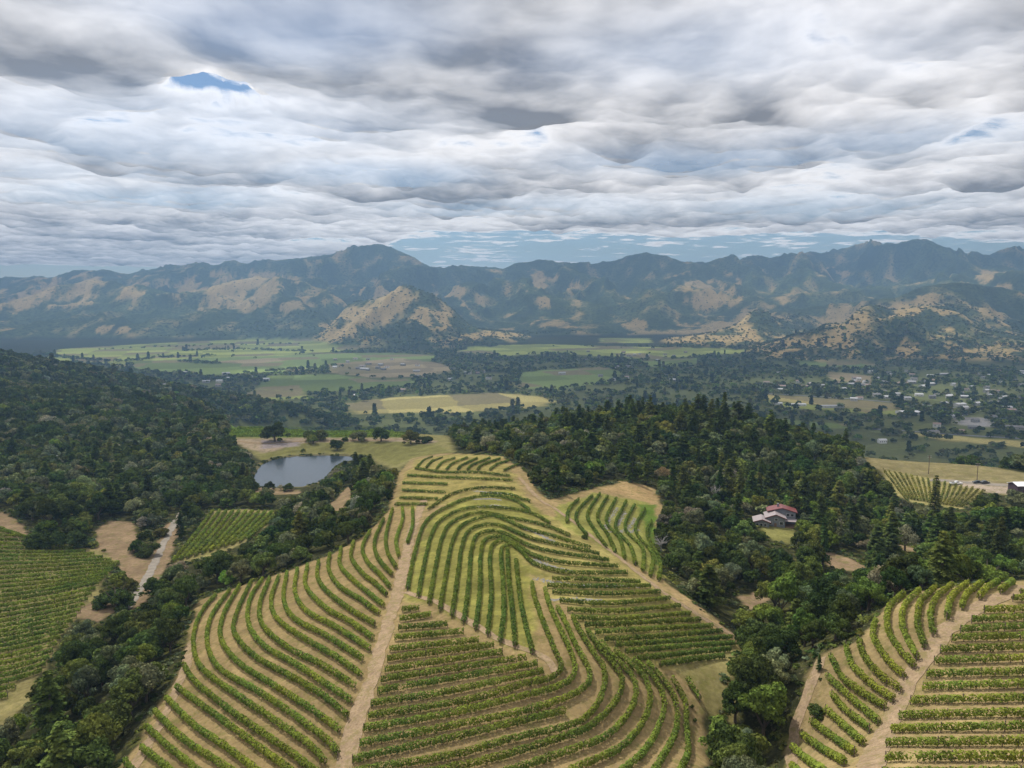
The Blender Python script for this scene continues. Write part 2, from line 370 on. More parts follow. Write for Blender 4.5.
def scale_col(nt, col, fac):
    x = nt.nodes.new('ShaderNodeVectorMath'); x.operation = 'SCALE'; nt.links.new(col, x.inputs[0]); nt.links.new(fac, x.inputs['Scale']); return x.outputs[0]
def mixc(nt, fac, a, b):
    x = nt.nodes.new('ShaderNodeMix'); x.data_type = 'RGBA'
    for s, v in ((0, fac), (6, a), (7, b)):
        if isinstance(v, (tuple, float, int)): x.inputs[s].default_value = v if not isinstance(v, tuple) else (*v, 1)
        else: nt.links.new(v, x.inputs[s])
    return x.outputs[2]
def math_(nt, op, a, b=None):
    x = nt.nodes.new('ShaderNodeMath'); x.operation = op
    for i, v in enumerate((a, b)):
        if v is None: continue
        if isinstance(v, (int, float)): x.inputs[i].default_value = v
        else: nt.links.new(v, x.inputs[i])
    return x.outputs[0]

def ground_material():
    m, nt, o = mat('ground_soil_and_grass')
    g = nt.nodes.new('ShaderNodeNewGeometry'); pos = g.outputs['Position']
    a = node(nt, 'ShaderNodeAttribute', attribute_name='Col'); w = node(nt, 'ShaderNodeAttribute', attribute_name='wood')
    f1 = ramp(nt, noise(nt, pos, .9, 4, .6), .3, .7, .78, 1.22)
    f2 = ramp(nt, noise(nt, pos, .13, 3), .3, .7, .85, 1.15)
    col = scale_col(nt, a.outputs['Color'], math_(nt, 'MULTIPLY', f1, f2))
    wd = ramp(nt, noise(nt, pos, .33, 5, .7), .50, .64); wd = math_(nt, 'MULTIPLY', wd, ramp(nt, w.outputs['Fac'], 0, .05, .62, 0))
    col = mixc(nt, wd, col, (.150, .150, .040))
    st = ramp(nt, noise(nt, pos, 1.1, 4, .7), .58, .70, 0, .35); col = mixc(nt, math_(nt, 'MULTIPLY', st, ramp(nt, w.outputs['Fac'], 0, .05, 1, 0)), col, (.36, .29, .19))
    # oaks and brush dotting the far slopes
    sp_ = noise(nt, pos, .045, 3, .6); th_ = ramp(nt, w.outputs['Fac'], 0, 1, .95, .28)
    sx = math_(nt, 'SUBTRACT', sp_, th_); tree = ramp(nt, sx, 0, .04)
    tree = math_(nt, 'MULTIPLY', tree, math_(nt, 'GREATER_THAN', w.outputs['Fac'], .02))
    col = mixc(nt, tree, col, (.050, .070, .030))
    b = node(nt, 'ShaderNodeBsdfDiffuse'); b.inputs['Roughness'].default_value = .6
    nt.links.new(col, b.inputs['Color'])
    bp = node(nt, 'ShaderNodeBump', Strength=.8, Distance=9.0); nt.links.new(math_(nt, 'MULTIPLY', sp_, w.outputs['Fac']), bp.inputs['Height'])
    bp2 = node(nt, 'ShaderNodeBump', Strength=.5, Distance=.25); nt.links.new(noise(nt, pos, 1.6, 4, .65), bp2.inputs['Height'])
    nt.links.new(bp.outputs[0], bp2.inputs['Normal']); nt.links.new(bp2.outputs[0], b.inputs['Normal'])
    nt.links.new(b.outputs[0], o.inputs[0]); return m

def simple(name, col, rough=.8, var=.2, scale=2.0, metal=0.0, use_obj=False, coat=None):
    m, nt, o = mat(name); tc = nt.nodes.new('ShaderNodeTexCoord')
    b = node(nt, 'ShaderNodeBsdfPrincipled', Roughness=rough, Metallic=metal)
    if coat: b.inputs['Coat Weight'].default_value = coat
    src = node(nt, 'ShaderNodeRGB'); src.outputs[0].default_value = (*col, 1); s = src.outputs[0]
    if use_obj: s = nt.nodes.new('ShaderNodeObjectInfo').outputs['Color']
    nt.links.new(scale_col(nt, s, ramp(nt, noise(nt, tc.outputs['Object'], scale, 4), .3, .7, 1 - var, 1 + var)), b.inputs['Base Color'])
    nt.links.new(b.outputs[0], o.inputs[0]); return m

def leaf(name, attr=False, scale=1.2, trans=.25, var=.45):
    m, nt, o = mat(name); tc = nt.nodes.new('ShaderNodeTexCoord')
    if attr: c = node(nt, 'ShaderNodeAttribute', attribute_name='Col').outputs['Color']
    else: c = nt.nodes.new('ShaderNodeObjectInfo').outputs['Color']
    g = nt.nodes.new('ShaderNodeNewGeometry')
    rnd = ramp(nt, g.outputs['Random Per Island'], 0, 1, 1 - var, 1 + var)
    c = scale_col(nt, c, math_(nt, 'MULTIPLY', rnd, ramp(nt, noise(nt, tc.outputs['Object'], scale, 3), .3, .7, .72, 1.3)))
    pn = noise(nt, g.outputs['Position'], .07, 3, .6)
    hs = nt.nodes.new('ShaderNodeVectorMath'); hs.operation = 'MULTIPLY'; nt.links.new(c, hs.inputs[0]); cb = node(nt, 'ShaderNodeCombineXYZ'); nt.links.new(ramp(nt, pn, .35, .65, .78, 1.3), cb.inputs[0]); nt.links.new(ramp(nt, pn, .35, .65, .9, 1.12), cb.inputs[1]); cb.inputs[2].default_value = 1; nt.links.new(cb.outputs[0], hs.inputs[1]); c = hs.outputs[0]
    d = node(nt, 'ShaderNodeBsdfDiffuse'); t = node(nt, 'ShaderNodeBsdfTranslucent'); mx = node(nt, 'ShaderNodeMixShader', Fac=trans)
    nt.links.new(c, d.inputs[0]); nt.links.new(c, t.inputs[0]); nt.links.new(d.outputs[0], mx.inputs[1]); nt.links.new(t.outputs[0], mx.inputs[2])
    nt.links.new(mx.outputs[0], o.inputs[0]); return m

MG_ = ground_material()
M_LEAF = leaf('tree_foliage'); M_LEAFA = leaf('woodland_foliage', attr=True, scale=.15)
M_VINE = leaf('vine_leaves', scale=.5, var=.22)
M_BARK = simple('bark', (.10, .075, .055), .95, .35, 4)
M_POST = simple('weathered_post_wood', (.16, .12, .09), .9, .3, 5)
M_TRACK = simple('packed_dirt', (.28, .205, .13), .95, .32, .45)
def track_material():
    m, nt, o = mat('packed_dirt_with_weeds'); g = nt.nodes.new('ShaderNodeNewGeometry'); pos = g.outputs['Position']
    c = node(nt, 'ShaderNodeRGB'); c.outputs[0].default_value = (.275, .20, .125, 1)
    c = scale_col(nt, c.outputs[0], math_(nt, 'MULTIPLY', ramp(nt, noise(nt, pos, .5, 4), .3, .7, .8, 1.2), ramp(nt, noise(nt, pos, 2.2, 3), .3, .7, .82, 1.2)))
    c = mixc(nt, ramp(nt, noise(nt, pos, .42, 6, .72), .50, .60, 0, .75), c, (.20, .165, .07))
    c = mixc(nt, ramp(nt, noise(nt, pos, .9, 5, .7), .60, .68, 0, .6), c, (.13, .13, .045))
    b = node(nt, 'ShaderNodeBsdfDiffuse'); nt.links.new(c, b.inputs[0]); bp = node(nt, 'ShaderNodeBump', Strength=.5, Distance=.2); nt.links.new(noise(nt, pos, 1.3, 5, .7), bp.inputs['Height']); nt.links.new(bp.outputs[0], b.inputs['Normal']); nt.links.new(b.outputs[0], o.inputs[0]); return m
M_TRACK = track_material()
M_ROAD = simple('pale_gravel', (.20, .172, .135), .95, .2, .5)
M_ASPH = simple('asphalt', (.20, .20, .205), .9, .15, .4)
M_WALLG = simple('painted_grey_wall', (.19, .205, .235), .7, .08, 2)
M_ROOFG = simple('pale_metal_roof', (.28, .24, .24), .5, .12, 1.5)
M_ROOFR = simple('red_metal_roof', (.16, .045, .042), .5, .15, 1.5)
M_GLASS = simple('dark_window_glass', (.03, .035, .045), .15, .05, 1)
M_WHITE = simple('white_paint', (.75, .75, .75), .4, .05, 2)
M_DARK = simple('dark_paint', (.03, .03, .035), .4, .1, 2)
M_TYRE = simple('tyre_rubber', (.02, .02, .02), .8, .1, 4)
M_OBJ = simple('painted_wall', (.5, .5, .5), .8, .12, 1, use_obj=True)
M_WOOD = simple('timber_deck', (.20, .12, .075), .8, .25, 3)
M_STONE = simple('pale_stones', (.29, .275, .25), .9, .25, 1.5)

def water_material():
    m, nt, o = mat('pond_water'); g = nt.nodes.new('ShaderNodeNewGeometry')
    b = node(nt, 'ShaderNodeBsdfPrincipled', Roughness=.14, IOR=1.33); b.inputs['Base Color'].default_value = (.030, .042, .050, 1)
    bp = node(nt, 'ShaderNodeBump', Strength=.18, Distance=.1); nt.links.new(noise(nt, g.outputs['Position'], .35, 4), bp.inputs['Height']); nt.links.new(bp.outputs[0], b.inputs['Normal'])
    nt.links.new(b.outputs[0], o.inputs[0]); return m
M_WATER = water_material()

# ------------------------------------------------------------------ mesh helpers
def mesh_np(name, verts, faces, material, parent=None, loc=None, col=None, extra=None, smooth=False):
    me = bpy.data.meshes.new(name); verts = np.asarray(verts, np.float32); faces = np.asarray(faces, np.int32)
    k = faces.shape[1]; nf = len(faces)
    me.vertices.add(len(verts)); me.vertices.foreach_set('co', verts.ravel())
    me.loops.add(nf * k); me.loops.foreach_set('vertex_index', faces.ravel())
    me.polygons.add(nf); me.polygons.foreach_set('loop_start', np.arange(nf, dtype=np.int32) * k)
    try: me.polygons.foreach_set('loop_total', np.full(nf, k, np.int32))
    except Exception: pass
    me.polygons.foreach_set('use_smooth', np.full(nf, smooth, bool))
    me.update(calc_edges=True)
    if col is not None:
        a = me.attributes.new('Col', 'FLOAT_COLOR', 'POINT'); a.data.foreach_set('color', np.c_[col, np.ones(len(col))].astype(np.float32).ravel())
    if extra is not None:
        for nm, v in extra.items():
            a = me.attributes.new(nm, 'FLOAT', 'POINT'); a.data.foreach_set('value', v.astype(np.float32).ravel())
    me.materials.append(material)
    return link(name, me, parent, loc)
def link(name, me, parent=None, loc=None):
    o = bpy.data.objects.new(name, me); COL.objects.link(o)
    if parent is not None: o.parent = parent
    if loc is not None: o.location = loc
    return o
def tag(o, label=None, cat=None, group=None, kind=None):
    if label: o['label'] = label
    if cat: o['category'] = cat
    if group: o['group'] = group
    if kind: o['kind'] = kind
    return o
def empty(name, loc, rz=0, label=None, cat=None, group=None):
    o = bpy.data.objects.new(name, None); COL.objects.link(o); o.location = loc; o.rotation_euler = (0, 0, rz); o.empty_display_size = .5
    return tag(o, label, cat, group)
BOXF = np.array([[0,3,2,1],[4,5,6,7],[0,1,5,4],[1,2,6,5],[2,3,7,6],[3,0,4,7]])
class MB:
    def __init__(s): s.v = []; s.f = []; s.n = 0
    def add(s, v, f): v = np.asarray(v, float); s.v.append(v); s.f.append(np.asarray(f) + s.n); s.n += len(v); return s
    def box(s, x0, x1, y0, y1, z0, z1):
        return s.add([[x0,y0,z0],[x1,y0,z0],[x1,y1,z0],[x0,y1,z0],[x0,y0,z1],[x1,y0,z1],[x1,y1,z1],[x0,y1,z1]], BOXF)
    def hexa(s, p): return s.add(p, BOXF)
    def tube(s, pts, rad, k=6):
        pts = np.asarray(pts, float); rad = np.broadcast_to(rad, len(pts)); rings = []
        for i, p in enumerate(pts):
            d = pts[min(i + 1, len(pts) - 1)] - pts[max(i - 1, 0)]; d /= np.linalg.norm(d) + 1e-9
            u = np.cross(d, [0, 0, 1.]) if abs(d[2]) < .9 else np.cross(d, [1., 0, 0]); u /= np.linalg.norm(u); w = np.cross(d, u)
            a = np.arange(k) * 2 * np.pi / k; rings.append(p + rad[i] * (np.cos(a)[:, None] * u + np.sin(a)[:, None] * w))
        v = np.concatenate(rings); f = []
        for i in range(len(pts) - 1):
            for j in range(k): f.append([i*k+j, i*k+(j+1) % k, (i+1)*k+(j+1) % k, (i+1)*k+j])
        return s.add(v, f)
    def build(s, name, m, parent=None, loc=None, smooth=False):
        return mesh_np(name, np.concatenate(s.v), np.concatenate(s.f), m, parent, loc, smooth=smooth)

def quads(cent, nrm, size, r=rng, aspect=.75):
    """little leaf-sized quads at cent facing nrm"""
    nrm = nrm / (np.linalg.norm(nrm, axis=1, keepdims=True) + 1e-9)
    a = r.normal(size=cent.shape); u = np.cross(nrm, a); u /= np.linalg.norm(u, axis=1, keepdims=True) + 1e-9; w = np.cross(nrm, u)
    s = np.broadcast_to(size, len(cent))[:, None]; u = u * s; w = w * s * aspect
    v = np.stack([cent - u - w * .6, cent + u * .7 - w, cent + u + w * .7, cent - u * .6 + w], 1).reshape(-1, 3)
    return v, np.arange(len(v)).reshape(-1, 4)

# ------------------------------------------------------------------ ground sheet
nt_, nr_ = R.shape
verts = np.stack([GXw, GYw, H], -1).reshape(-1, 3)
I, J = np.meshgrid(np.arange(nt_ - 1), np.arange(nr_ - 1), indexing='ij'); b0 = (I * nr_ + J).ravel()
faces = np.stack([b0, b0 + 1, b0 + nr_ + 1, b0 + nr_], 1)
verts = np.vstack([verts, [[0, 0, float(H[:, 0].mean())]]])
g = mesh_np('ground', verts, faces[:, ::-1][:, [1, 2, 3, 0]], MG_, col=np.vstack([C.reshape(-1, 3), [[.1, .08, .05]]]), extra={'wood': np.append(wood.ravel(), 0)}, smooth=True)
tag(g, kind='structure')

# pond surface
w = WP['pond']; pc = w.mean(0); ww = pc + (w - pc) * 1.03
pv = np.c_[ww, np.full(len(ww), WATER_Z)]
me = bpy.data.meshes.new('pond_water'); me.from_pydata([tuple(x) for x in pv], [], [list(range(len(pv)))]); me.materials.append(M_WATER)
o = link('pond_water', me); tag(o, kind='structure')

# ------------------------------------------------------------------ tracks and roads draped over the ground
def spline(p, k=8):
    p = np.asarray(p, float); q = np.vstack([2 * p[0] - p[1], p, 2 * p[-1] - p[-2]]); out = []
    for i in range(1, len(q) - 2):
        for t in np.arange(k) / k:
            out.append(.5 * ((2*q[i]) + (q[i+1]-q[i-1])*t + (2*q[i-1]-5*q[i]+4*q[i+1]-q[i+2])*t*t + (3*q[i]-q[i-1]-3*q[i+1]+q[i+2])*t**3))
    out.append(q[-2]); return np.array(out)
def resample(p, step=None, num=None):
    d = np.r_[0, np.cumsum(np.linalg.norm(np.diff(p, axis=0), axis=1))]
    m = num or max(2, int(d[-1] / step) + 1); t = np.linspace(0, d[-1], m)
    return np.stack([np.interp(t, d, p[:, i]) for i in range(p.shape[1])], 1)
def wline(pts, k=6):
    q = spline(pts, k); return ground_at(q[:, 0], q[:, 1])[:, :2]
TRACKS = []
def track(name, pts, width, m, lift=.10, step=.9):
    p = resample(wline(pts), step=step); TRACKS.append((p, width))
    d = np.gradient(p, axis=0); d /= np.linalg.norm(d, axis=1, keepdims=True) + 1e-9; nn = np.c_[-d[:, 1], d[:, 0]]
    s = np.arange(len(p)); cols = 5; V_ = []
    for j in range(cols):
        t = (j / (cols - 1) - .5) * width; wv = 1.15 * fbm(s * .16 + j * 7, s * 0 + j, 4, 3, .7) * (1 if j in (0, cols - 1) else 0) * min(1, width / 3)
        q = p + nn * (t + wv)[:, None] if not np.isscalar(t + wv) else p + nn * (t + wv)
        V_.append(np.c_[q, height(q[:, 0], q[:, 1]) + lift])
    v = np.stack(V_, 1).reshape(-1, 3); f = [[i*cols+j, (i+1)*cols+j, (i+1)*cols+j+1, i*cols+j+1] for i in range(len(p)-1) for j in range(cols-1)]
    o = mesh_np(name, v, f, m, smooth=True); return tag(o, kind='structure')
track('dirt_track', [(330,850),(343,768),(356,720),(372,680),(383,640),(396,600),(405,560),(414,525),(424,500)], 3.3, M_TRACK)
track('dirt_track', [(845,850),(868,768),(888,728),(905,690),(925,655),(950,628),(985,604),(1030,586)], 3.6, M_TRACK)
track('dirt_track', [(100,830),(135,765),(165,715),(186,665),(193,640)], 2.6, M_TRACK)
track('dirt_track', [(520,478),(540,500),(560,512),(600,543),(622,560),(660,590),(700,616),(742,641)], 1.9, M_TRACK)
track('dirt_track', [(405,592),(440,604),(470,622),(500,640),(545,658),(556,672)], 1.7, M_TRACK)
track('dirt_track', [(790,850),(793,745),(808,690),(822,658)], 2.2, M_TRACK)
track('dirt_road', [(182,512),(172,528),(163,545),(155,562),(146,580),(135,597),(125,610)], 3.0, M_ROAD)
track('dirt_road', [(1080,491),(1024,486.5),(985,484),(950,481),(930,480)], 5.0, M_ROAD)
track('dirt_road', [(236,441),(262,443.5),(300,441.5),(340,441),(380,440),(425,439.5)], 4.5, M_TRACK, step=4)
track('valley_road', [(870,429),(905,431),(950,434.5),(1000,437.5),(1060,441)], 11, M_ASPH, .6, 20)
track('valley_road', [(740,392),(790,395),(850,399),(900,403),(960,408),(1060,416)], 12, M_ASPH, .6, 20)

# ------------------------------------------------------------------ vine rows
ORD = ['first','second','third','fourth','fifth','sixth','seventh','eighth','ninth','tenth','eleventh','twelfth','thirteenth','fourteenth','fifteenth','sixteenth','seventeenth','eighteenth','nineteenth','twentieth']
def ordinal(i):
    T = ['','','twenty','thirty','forty','fifty','sixty','seventy','eighty','ninety']
    if i < 20: return ORD[i]
    i += 1
    if i % 10 == 0: return T[i // 10].replace('ty', 'tieth')
    return T[i // 10] + '-' + ORD[i % 10 - 1]
VR = np.random.default_rng(5)
def vine_row(p, label, group, col, width=1.15, hgt=1.75, dens_=70, size=.165, vigour=1.0, posts=True):
    p = resample(p, step=.8); L = len(p) * .8
    if L < 3: return
    mid = p[len(p) // 2]; base = np.array([mid[0], mid[1], float(height(mid[0], mid[1]))])
    root = empty('vine_row', base, 0, label, 'vine row', group)
    d = np.gradient(p, axis=0); d /= np.linalg.norm(d, axis=1, keepdims=True) + 1e-9
    m = int(L * dens_); t = VR.uniform(0, len(p) - 1.001, m); i0 = t.astype(int); f = (t - i0)[:, None]
    q = p[i0] * (1 - f) + p[i0 + 1] * f; dd = d[i0]
    vig = 1 + .15 * perlin(q[:, 0] * .35, q[:, 1] * .35, 8) + .10 * perlin(q[:, 0] * .9, q[:, 1] * .9, 18)
    keep = VR.uniform(size=m) < np.clip(1.25 * vigour * vig - .12, 0, 1); keep &= (perlin(q[:, 0] * .25, q[:, 1] * .25, 28) > -.72) | (VR.uniform(size=m) < .3)
    q, dd, vig = q[keep], dd[keep], vig[keep]; m = len(q)
    ang = VR.uniform(0, 2 * np.pi, m); rr = np.sqrt(VR.uniform(.25, 1, m)) * vig
    lat = np.cos(ang) * rr * width * .5; up = hgt * .60 + np.sin(ang) * rr * hgt * .42
    wob = .12 * perlin(q[:, 0] * .6, q[:, 1] * .6, 38)
    nx, ny = -dd[:, 1], dd[:, 0]; X = q[:, 0] + nx * (lat + wob); Y = q[:, 1] + ny * (lat + wob)
    Z = height(q[:, 0], q[:, 1]) + up
    nrm = np.c_[nx * np.cos(ang), ny * np.cos(ang), np.sin(ang) * .8 + .3] + VR.normal(scale=.45, size=(m, 3))
    v, fc = quads(np.c_[X, Y, Z] - base, nrm, size * VR.uniform(.7, 1.3, m), VR)
    o = mesh_np('foliage', v, fc, M_VINE, root); o.color = (*col, 1)
    if posts:
        mb = MB(); step = 1.9
        for k, qq in enumerate(resample(p, step=step)):
            z = float(height(qq[0], qq[1])) - base[2]; x, y = qq[0] - base[0], qq[1] - base[1]; e = .05 if k % 4 else .06
            mb.box(x - e, x + e, y - e, y + e, z - .1, z + (hgt * .55 if k % 4 else hgt * 1.08))
        a = mb.build('trellis', M_POST, root); a['kind'] = 'stuff'
ROWS = []
def block(rows, where, group, col, **kw):
    """rows: list of pixel polylines; one vine row each"""
    for i, r in enumerate(rows):
        p = wline(r) if len(r) > 2 else wline([r[0], ((r[0][0]+r[1][0])/2, (r[0][1]+r[1][1])/2), r[1]])
        c = np.array(col) * (1 + .18 * VR.normal() * .5)
        vine_row(p, f'{ordinal(i)} vine row {where}', group, tuple(c), **kw)
def between(a, b, nrow, skip_last=True):
    """rows evenly between two guide rows"""
    A_ = resample(spline(a), num=14); B_ = resample(spline(b), num=14)
    return [list(map(tuple, A_ * (1 - t) + B_ * t)) for t in (np.arange(nrow) / nrow if skip_last else np.linspace(0, 1, nrow))]
A1 = lambda p: V(120, 580, 4, p)
A2 = lambda p: V(190, 490, 4, p)
B1 = lambda p: V(340, 580, 4, p)
C1 = lambda p: V(500, 580, 4, p)
G1 = lambda p: V(784, 576, 4, p)
W1 = lambda p: V(0, 500, 3.84, p)
GREEN = (.165, .220, .034)
rowsA = [A1(r) for r in [
 [(20,740),(110,860),(200,960)],[(85,685),(170,752),(330,900)],[(105,600),(200,690),(300,770),(450,900)],[(140,540),(250,650),(400,752),(560,860)],[(185,485),(300,600),(430,690),(560,790),(680,880)],
 [(225,440),(400,570),(560,690),(660,765),(760,840)],[(255,350),(300,420),(450,545),(600,650),(740,752),(800,800)],
 [(385,70),(340,120),(305,190),(295,280),(330,370),(460,470),(620,580),(760,680),(820,745)],
 [(440,50),(365,160),(350,270),(400,370),(550,460),(700,560),(830,660),(870,710)],
 [(480,30),(415,150),(405,250),(480,350),(620,440),(760,530),(880,620)],
 [(525,15),(465,150),(460,230),(540,320),(680,400),(800,470),(910,560)],
 [(570,5),(520,90),(515,190),(580,280),(700,350),(820,430),(925,500)],
 [(600,0),(560,110),(575,200),(680,290),(800,350),(940,440)],
 [(635,-5),(605,90),(630,170),(740,250),(860,320),(965,395)],
 [(668,-20),(655,90),(700,170),(830,240),(970,330)]]] + [A2(r) for r in [
 [(430,325),(420,420),(470,500),(580,560),(720,650)],[(470,310),(465,400),(550,490),(640,540),(730,605)],[(515,295),(510,360),(550,420),(640,490),(740,550)],
 [(560,265),(555,330),(600,400),(680,450),(755,505)],[(605,240),(600,310),(650,370),(720,430),(775,475)],[(655,215),(645,280),(690,345),(740,385),(785,430)],
 [(720,175),(690,240),(710,300),(760,350),(800,400)],[(775,125),(740,210),(745,270),(780,320),(810,350)],[(810,85),(785,190),(790,260),(825,320)],
 [(850,80),(850,130),(825,210),(835,275)],[(890,80),(890,150),(870,220)]]]
block(rowsA, 'from the bottom left in the curved terraces above the gully wood', 'vine rows in the curved west terraces', GREEN)
rowsB = [B1(r) for r in [
 [(250,130),(315,125)],[(240,170),(365,150)],[(235,205),(430,190)],[(220,245),(495,220)],[(200,290),(555,255)],[(190,330),(615,275)],[(180,375),(650,303)],
 [(165,415),(745,325)],[(150,460),(450,410),(790,350)],[(125,510),(450,460),(815,380)],
 [(115,560),(500,500),(750,430),(850,405),(885,360),(860,300),(820,200),(780,90),(768,25)],
 [(95,610),(400,560),(700,490),(880,440),(937,390),(925,310),(880,210),(840,120),(820,50)],
 [(80,670),(400,610),(700,550),(900,490),(992,430),(990,360),(940,270),(900,180),(870,125)],
 [(50,735),(400,660),(650,600),(900,540)],
 [(40,790),(200,760),(450,720),(700,650),(920,600),(1010,540),(1055,450),(1055,370),(1010,300),(960,220),(930,160)],
 [(60,850),(300,800),(500,760),(640,725),(840,665),(990,610),(1090,520),(1130,430),(1100,360),(1040,290),(990,215)],
 [(80,910),(400,860),(740,762),(920,700),(1070,640),(1160,540),(1185,450),(1160,390),(1090,320),(1040,260)],
 [(90,970),(500,900),(800,830),(970,760),(1120,690),(1210,590),(1240,490),(1220,410),(1160,350),(1100,300)],
 [(300,1000),(700,930),(950,880),(1100,800),(1220,700),(1290,560),(1290,470),(1250,400),(1170,330)],
 [(900,960),(1100,900),(1240,800),(1330,650),(1350,560),(1330,470),(1280,400),(1230,345)],
 [(1100,980),(1280,880),(1385,730),(1385,600),(1380,500),(1330,410)],
 [(1440,490),(1415,450),(1390,410)]]]
block(rowsB, 'from the top in the lower middle block below the grassy slope', 'vine rows in the lower middle block', (.155, .205, .034), width=1.1, hgt=1.65)
k1 = [(150,605),(175,480),(220,340),(300,280),(420,235),(560,240),(640,290)]
k4 = [(280,690),(305,540),(335,400),(385,340),(500,312),(600,355),(740,395),(880,440)]
k8 = [(470,790),(485,640),(480,500),(490,430),(540,412),(600,450),(660,505),(800,540),(1030,540)]
rowsD = [D1(r) for r in between(k1, k4, 3)] + [D1(r) for r in between(k4, k8, 4)] + [D1(k8), D1([(520,820),(535,700),(530,560),(525,450),(560,428)]), D1([(580,835),(570,700),(555,560),(550,445)]), D1([(650,860),(610,700),(590,560),(585,490)])]
DK = (.115, .165, .03)
block(rowsD, 'from the west on the grassy middle slope', 'vine rows on the grassy middle slope', DK, width=1.12, hgt=1.45, vigour=1.0, dens_=46, size=.19)
rowsU = [D1(r) for r in [[(180,118),(300,135),(430,135),(560,150)],[(150,147),(300,155),(430,160),(570,167)],[(130,177),(310,182)],[(130,207),(300,215)],[(120,237),(270,242)],[(100,263),(230,264)],[(235,283),(330,222),(450,197),(580,202)],[(440,222),(540,222),(640,252)]]]
block(rowsU, 'from the top just below the hill crest', 'level vine rows below the hill crest', DK, width=1.15, hgt=1.4, vigour=.75, dens_=28, size=.26)
rowsT = [D1(r) for r in [[(190,113),(215,85),(250,70)],[(225,115),(250,90),(290,74)],[(265,122),(290,95),(340,77)],[(305,124),(330,100),(390,75)],[(350,124),(370,105),(430,78)],[(390,124),(410,105),(480,77)],[(430,124),(450,105),(520,80)],[(480,124),(510,102),(555,88)],[(535,128),(580,107),(600,103)]]]
block(rowsT, 'from the west on the very top of the hill', 'short vine rows on the hill top', DK, width=1.15, hgt=1.4, vigour=.8, dens_=28, size=.26)
rowsE = [E1(r) for r in [[(130,445),(250,447),(480,457)],[(110,472),(300,476),(520,472)],[(130,497),(330,506),(560,497)],[(160,532),(350,545),(600,522)],[(190,570),(380,576),(640,552)],[(220,602),(400,606),(680,582)],[(260,632),(430,626),(720,607)],[(300,661),(480,651),(770,632)],[(340,690),(520,681),(810,652)],[(380,712),(560,702),(850,676)],[(420,740),(600,722),(860,702)],[(470,768),(650,747),(840,727)],[(560,790),(690,770),(820,755)]]]
block(rowsE, 'from the top on the east slope beside the track', 'vine rows on the east slope', (.13, .175, .032), width=1.0, hgt=1.4, vigour=.95, dens_=46, size=.19)
rowsF = [E1(r) for r in [[(235,122),(195,165),(188,215)],[(290,108),(232,170),(228,215),(268,268)],[(320,100),(270,185),(300,250),(345,315)],[(350,110),(310,195),(350,265),(382,335)],[(385,118),(345,210),(400,285),(418,362)],[(425,130),(382,235),(440,310),(462,385)],[(458,145),(420,240),(490,320),(492,412)],[(500,160),(462,250),(530,345),(522,432)],[(525,210),(510,270),(560,370),(555,448)]]]
block(rowsF, 'from the west in the small pocket block under the wood', 'vine rows in the small pocket block', (.12, .17, .03), width=1.15, hgt=1.4, vigour=.8, dens_=28, size=.26)
rowsG = [G1(r) for r in [[(915,35),(890,55),(865,75)],[(855,38),(810,65),(780,100)],[(790,42),(730,90),(710,140)],[(735,44),(670,100),(650,180)],[(670,52),(610,100),(585,170),(595,245)],[(605,62),(545,120),(535,220),(560,295)],[(540,72),(480,140),(475,230),(530,340)],[(480,84),(420,140),(415,230),(460,310),(520,375)],[(365,195),(355,260),(410,350),(475,415)],[(300,272),(320,340),(390,420),(465,470)],[(245,292),(270,370),(350,450),(435,510)],[(185,340),(230,420),(320,490),(400,540)],[(175,420),(260,500),(375,600)],[(190,490),(240,550),(340,630)],[(165,550),(230,610),(315,685)],[(110,600),(190,660),(280,725)],[(70,650),(150,710),(240,765)],[(30,700),(80,745),(200,840)],[(30,780),(80,830),(160,900)]]]
block(rowsG, 'from the top in the curved east terraces', 'vine rows in the curved east terraces', (.19, .24, .038))
rowsH = [G1(r) for r in [[(945,80),(1400,76)],[(915,103),(1400,96)],[(800,150),(960,145),(1400,130)],[(750,190),(960,180),(1400,165)],[(705,230),(960,217),(1400,203)],[(670,265),(960,256),(1400,242)],[(625,310),(960,300),(1400,286)],[(600,355),(960,345),(1400,331)],[(570,410),(960,400),(1400,386)],[(555,460),(960,450),(1400,440)],[(505,515),(960,507),(1400,497)],[(460,575),(960,566),(1400,556)],[(430,630),(960,622),(1400,615)],[(410,687),(960,682),(1400,675)],[(405,745),(960,743),(1400,740)],[(390,810),(960,808),(1400,806)]]]
block(rowsH, 'from the top in the level east block right of the track', 'vine rows in the level east block', (.19, .24, .038), width=1.1, hgt=1.6)
KW = [[(-700,90),(-60,110),(0,112),(60,142)],[(-700,205),(-60,202),(0,205),(200,207),(330,202)],[(-700,300),(-60,272),(0,270),(200,260),(400,247),(460,247)],[(-700,440),(-60,400),(0,395),(200,365),(380,325)],[(-700,560),(-60,500),(0,495),(150,465),(310,430)],[(-700,680),(-60,600),(0,590),(120,565),(230,535)],[(-700,840),(-60,722),(0,712),(80,692),(160,664)]]
NW = [6, 4, 7, 5, 5, 5]; rowsW = []
for i, k in enumerate(NW): rowsW += [W1(r) for r in between(KW[i], KW[i + 1], k)]
rowsW.append(W1(KW[-1])); rowsW += [W1(r) for r in [[(-700,870),(-60,748),(0,738),(60,725)],[(-700,910),(-60,778),(0,766),(30,760)]]]
block(rowsW, 'from the top in the flat west vineyard', 'vine rows in the flat west vineyard', (.155, .215, .032), dens_=36, size=.24, width=1.0, vigour=1.15, hgt=1.6)
rowsS = between([(172,564),(193,539),(213,512)], [(247,541),(263,527),(279,513)], 11, False)
block(rowsS, 'from the west in the small vineyard beside the dirt road', 'vine rows in the small vineyard', (.16, .21, .032), dens_=22, size=.34, width=1.6)
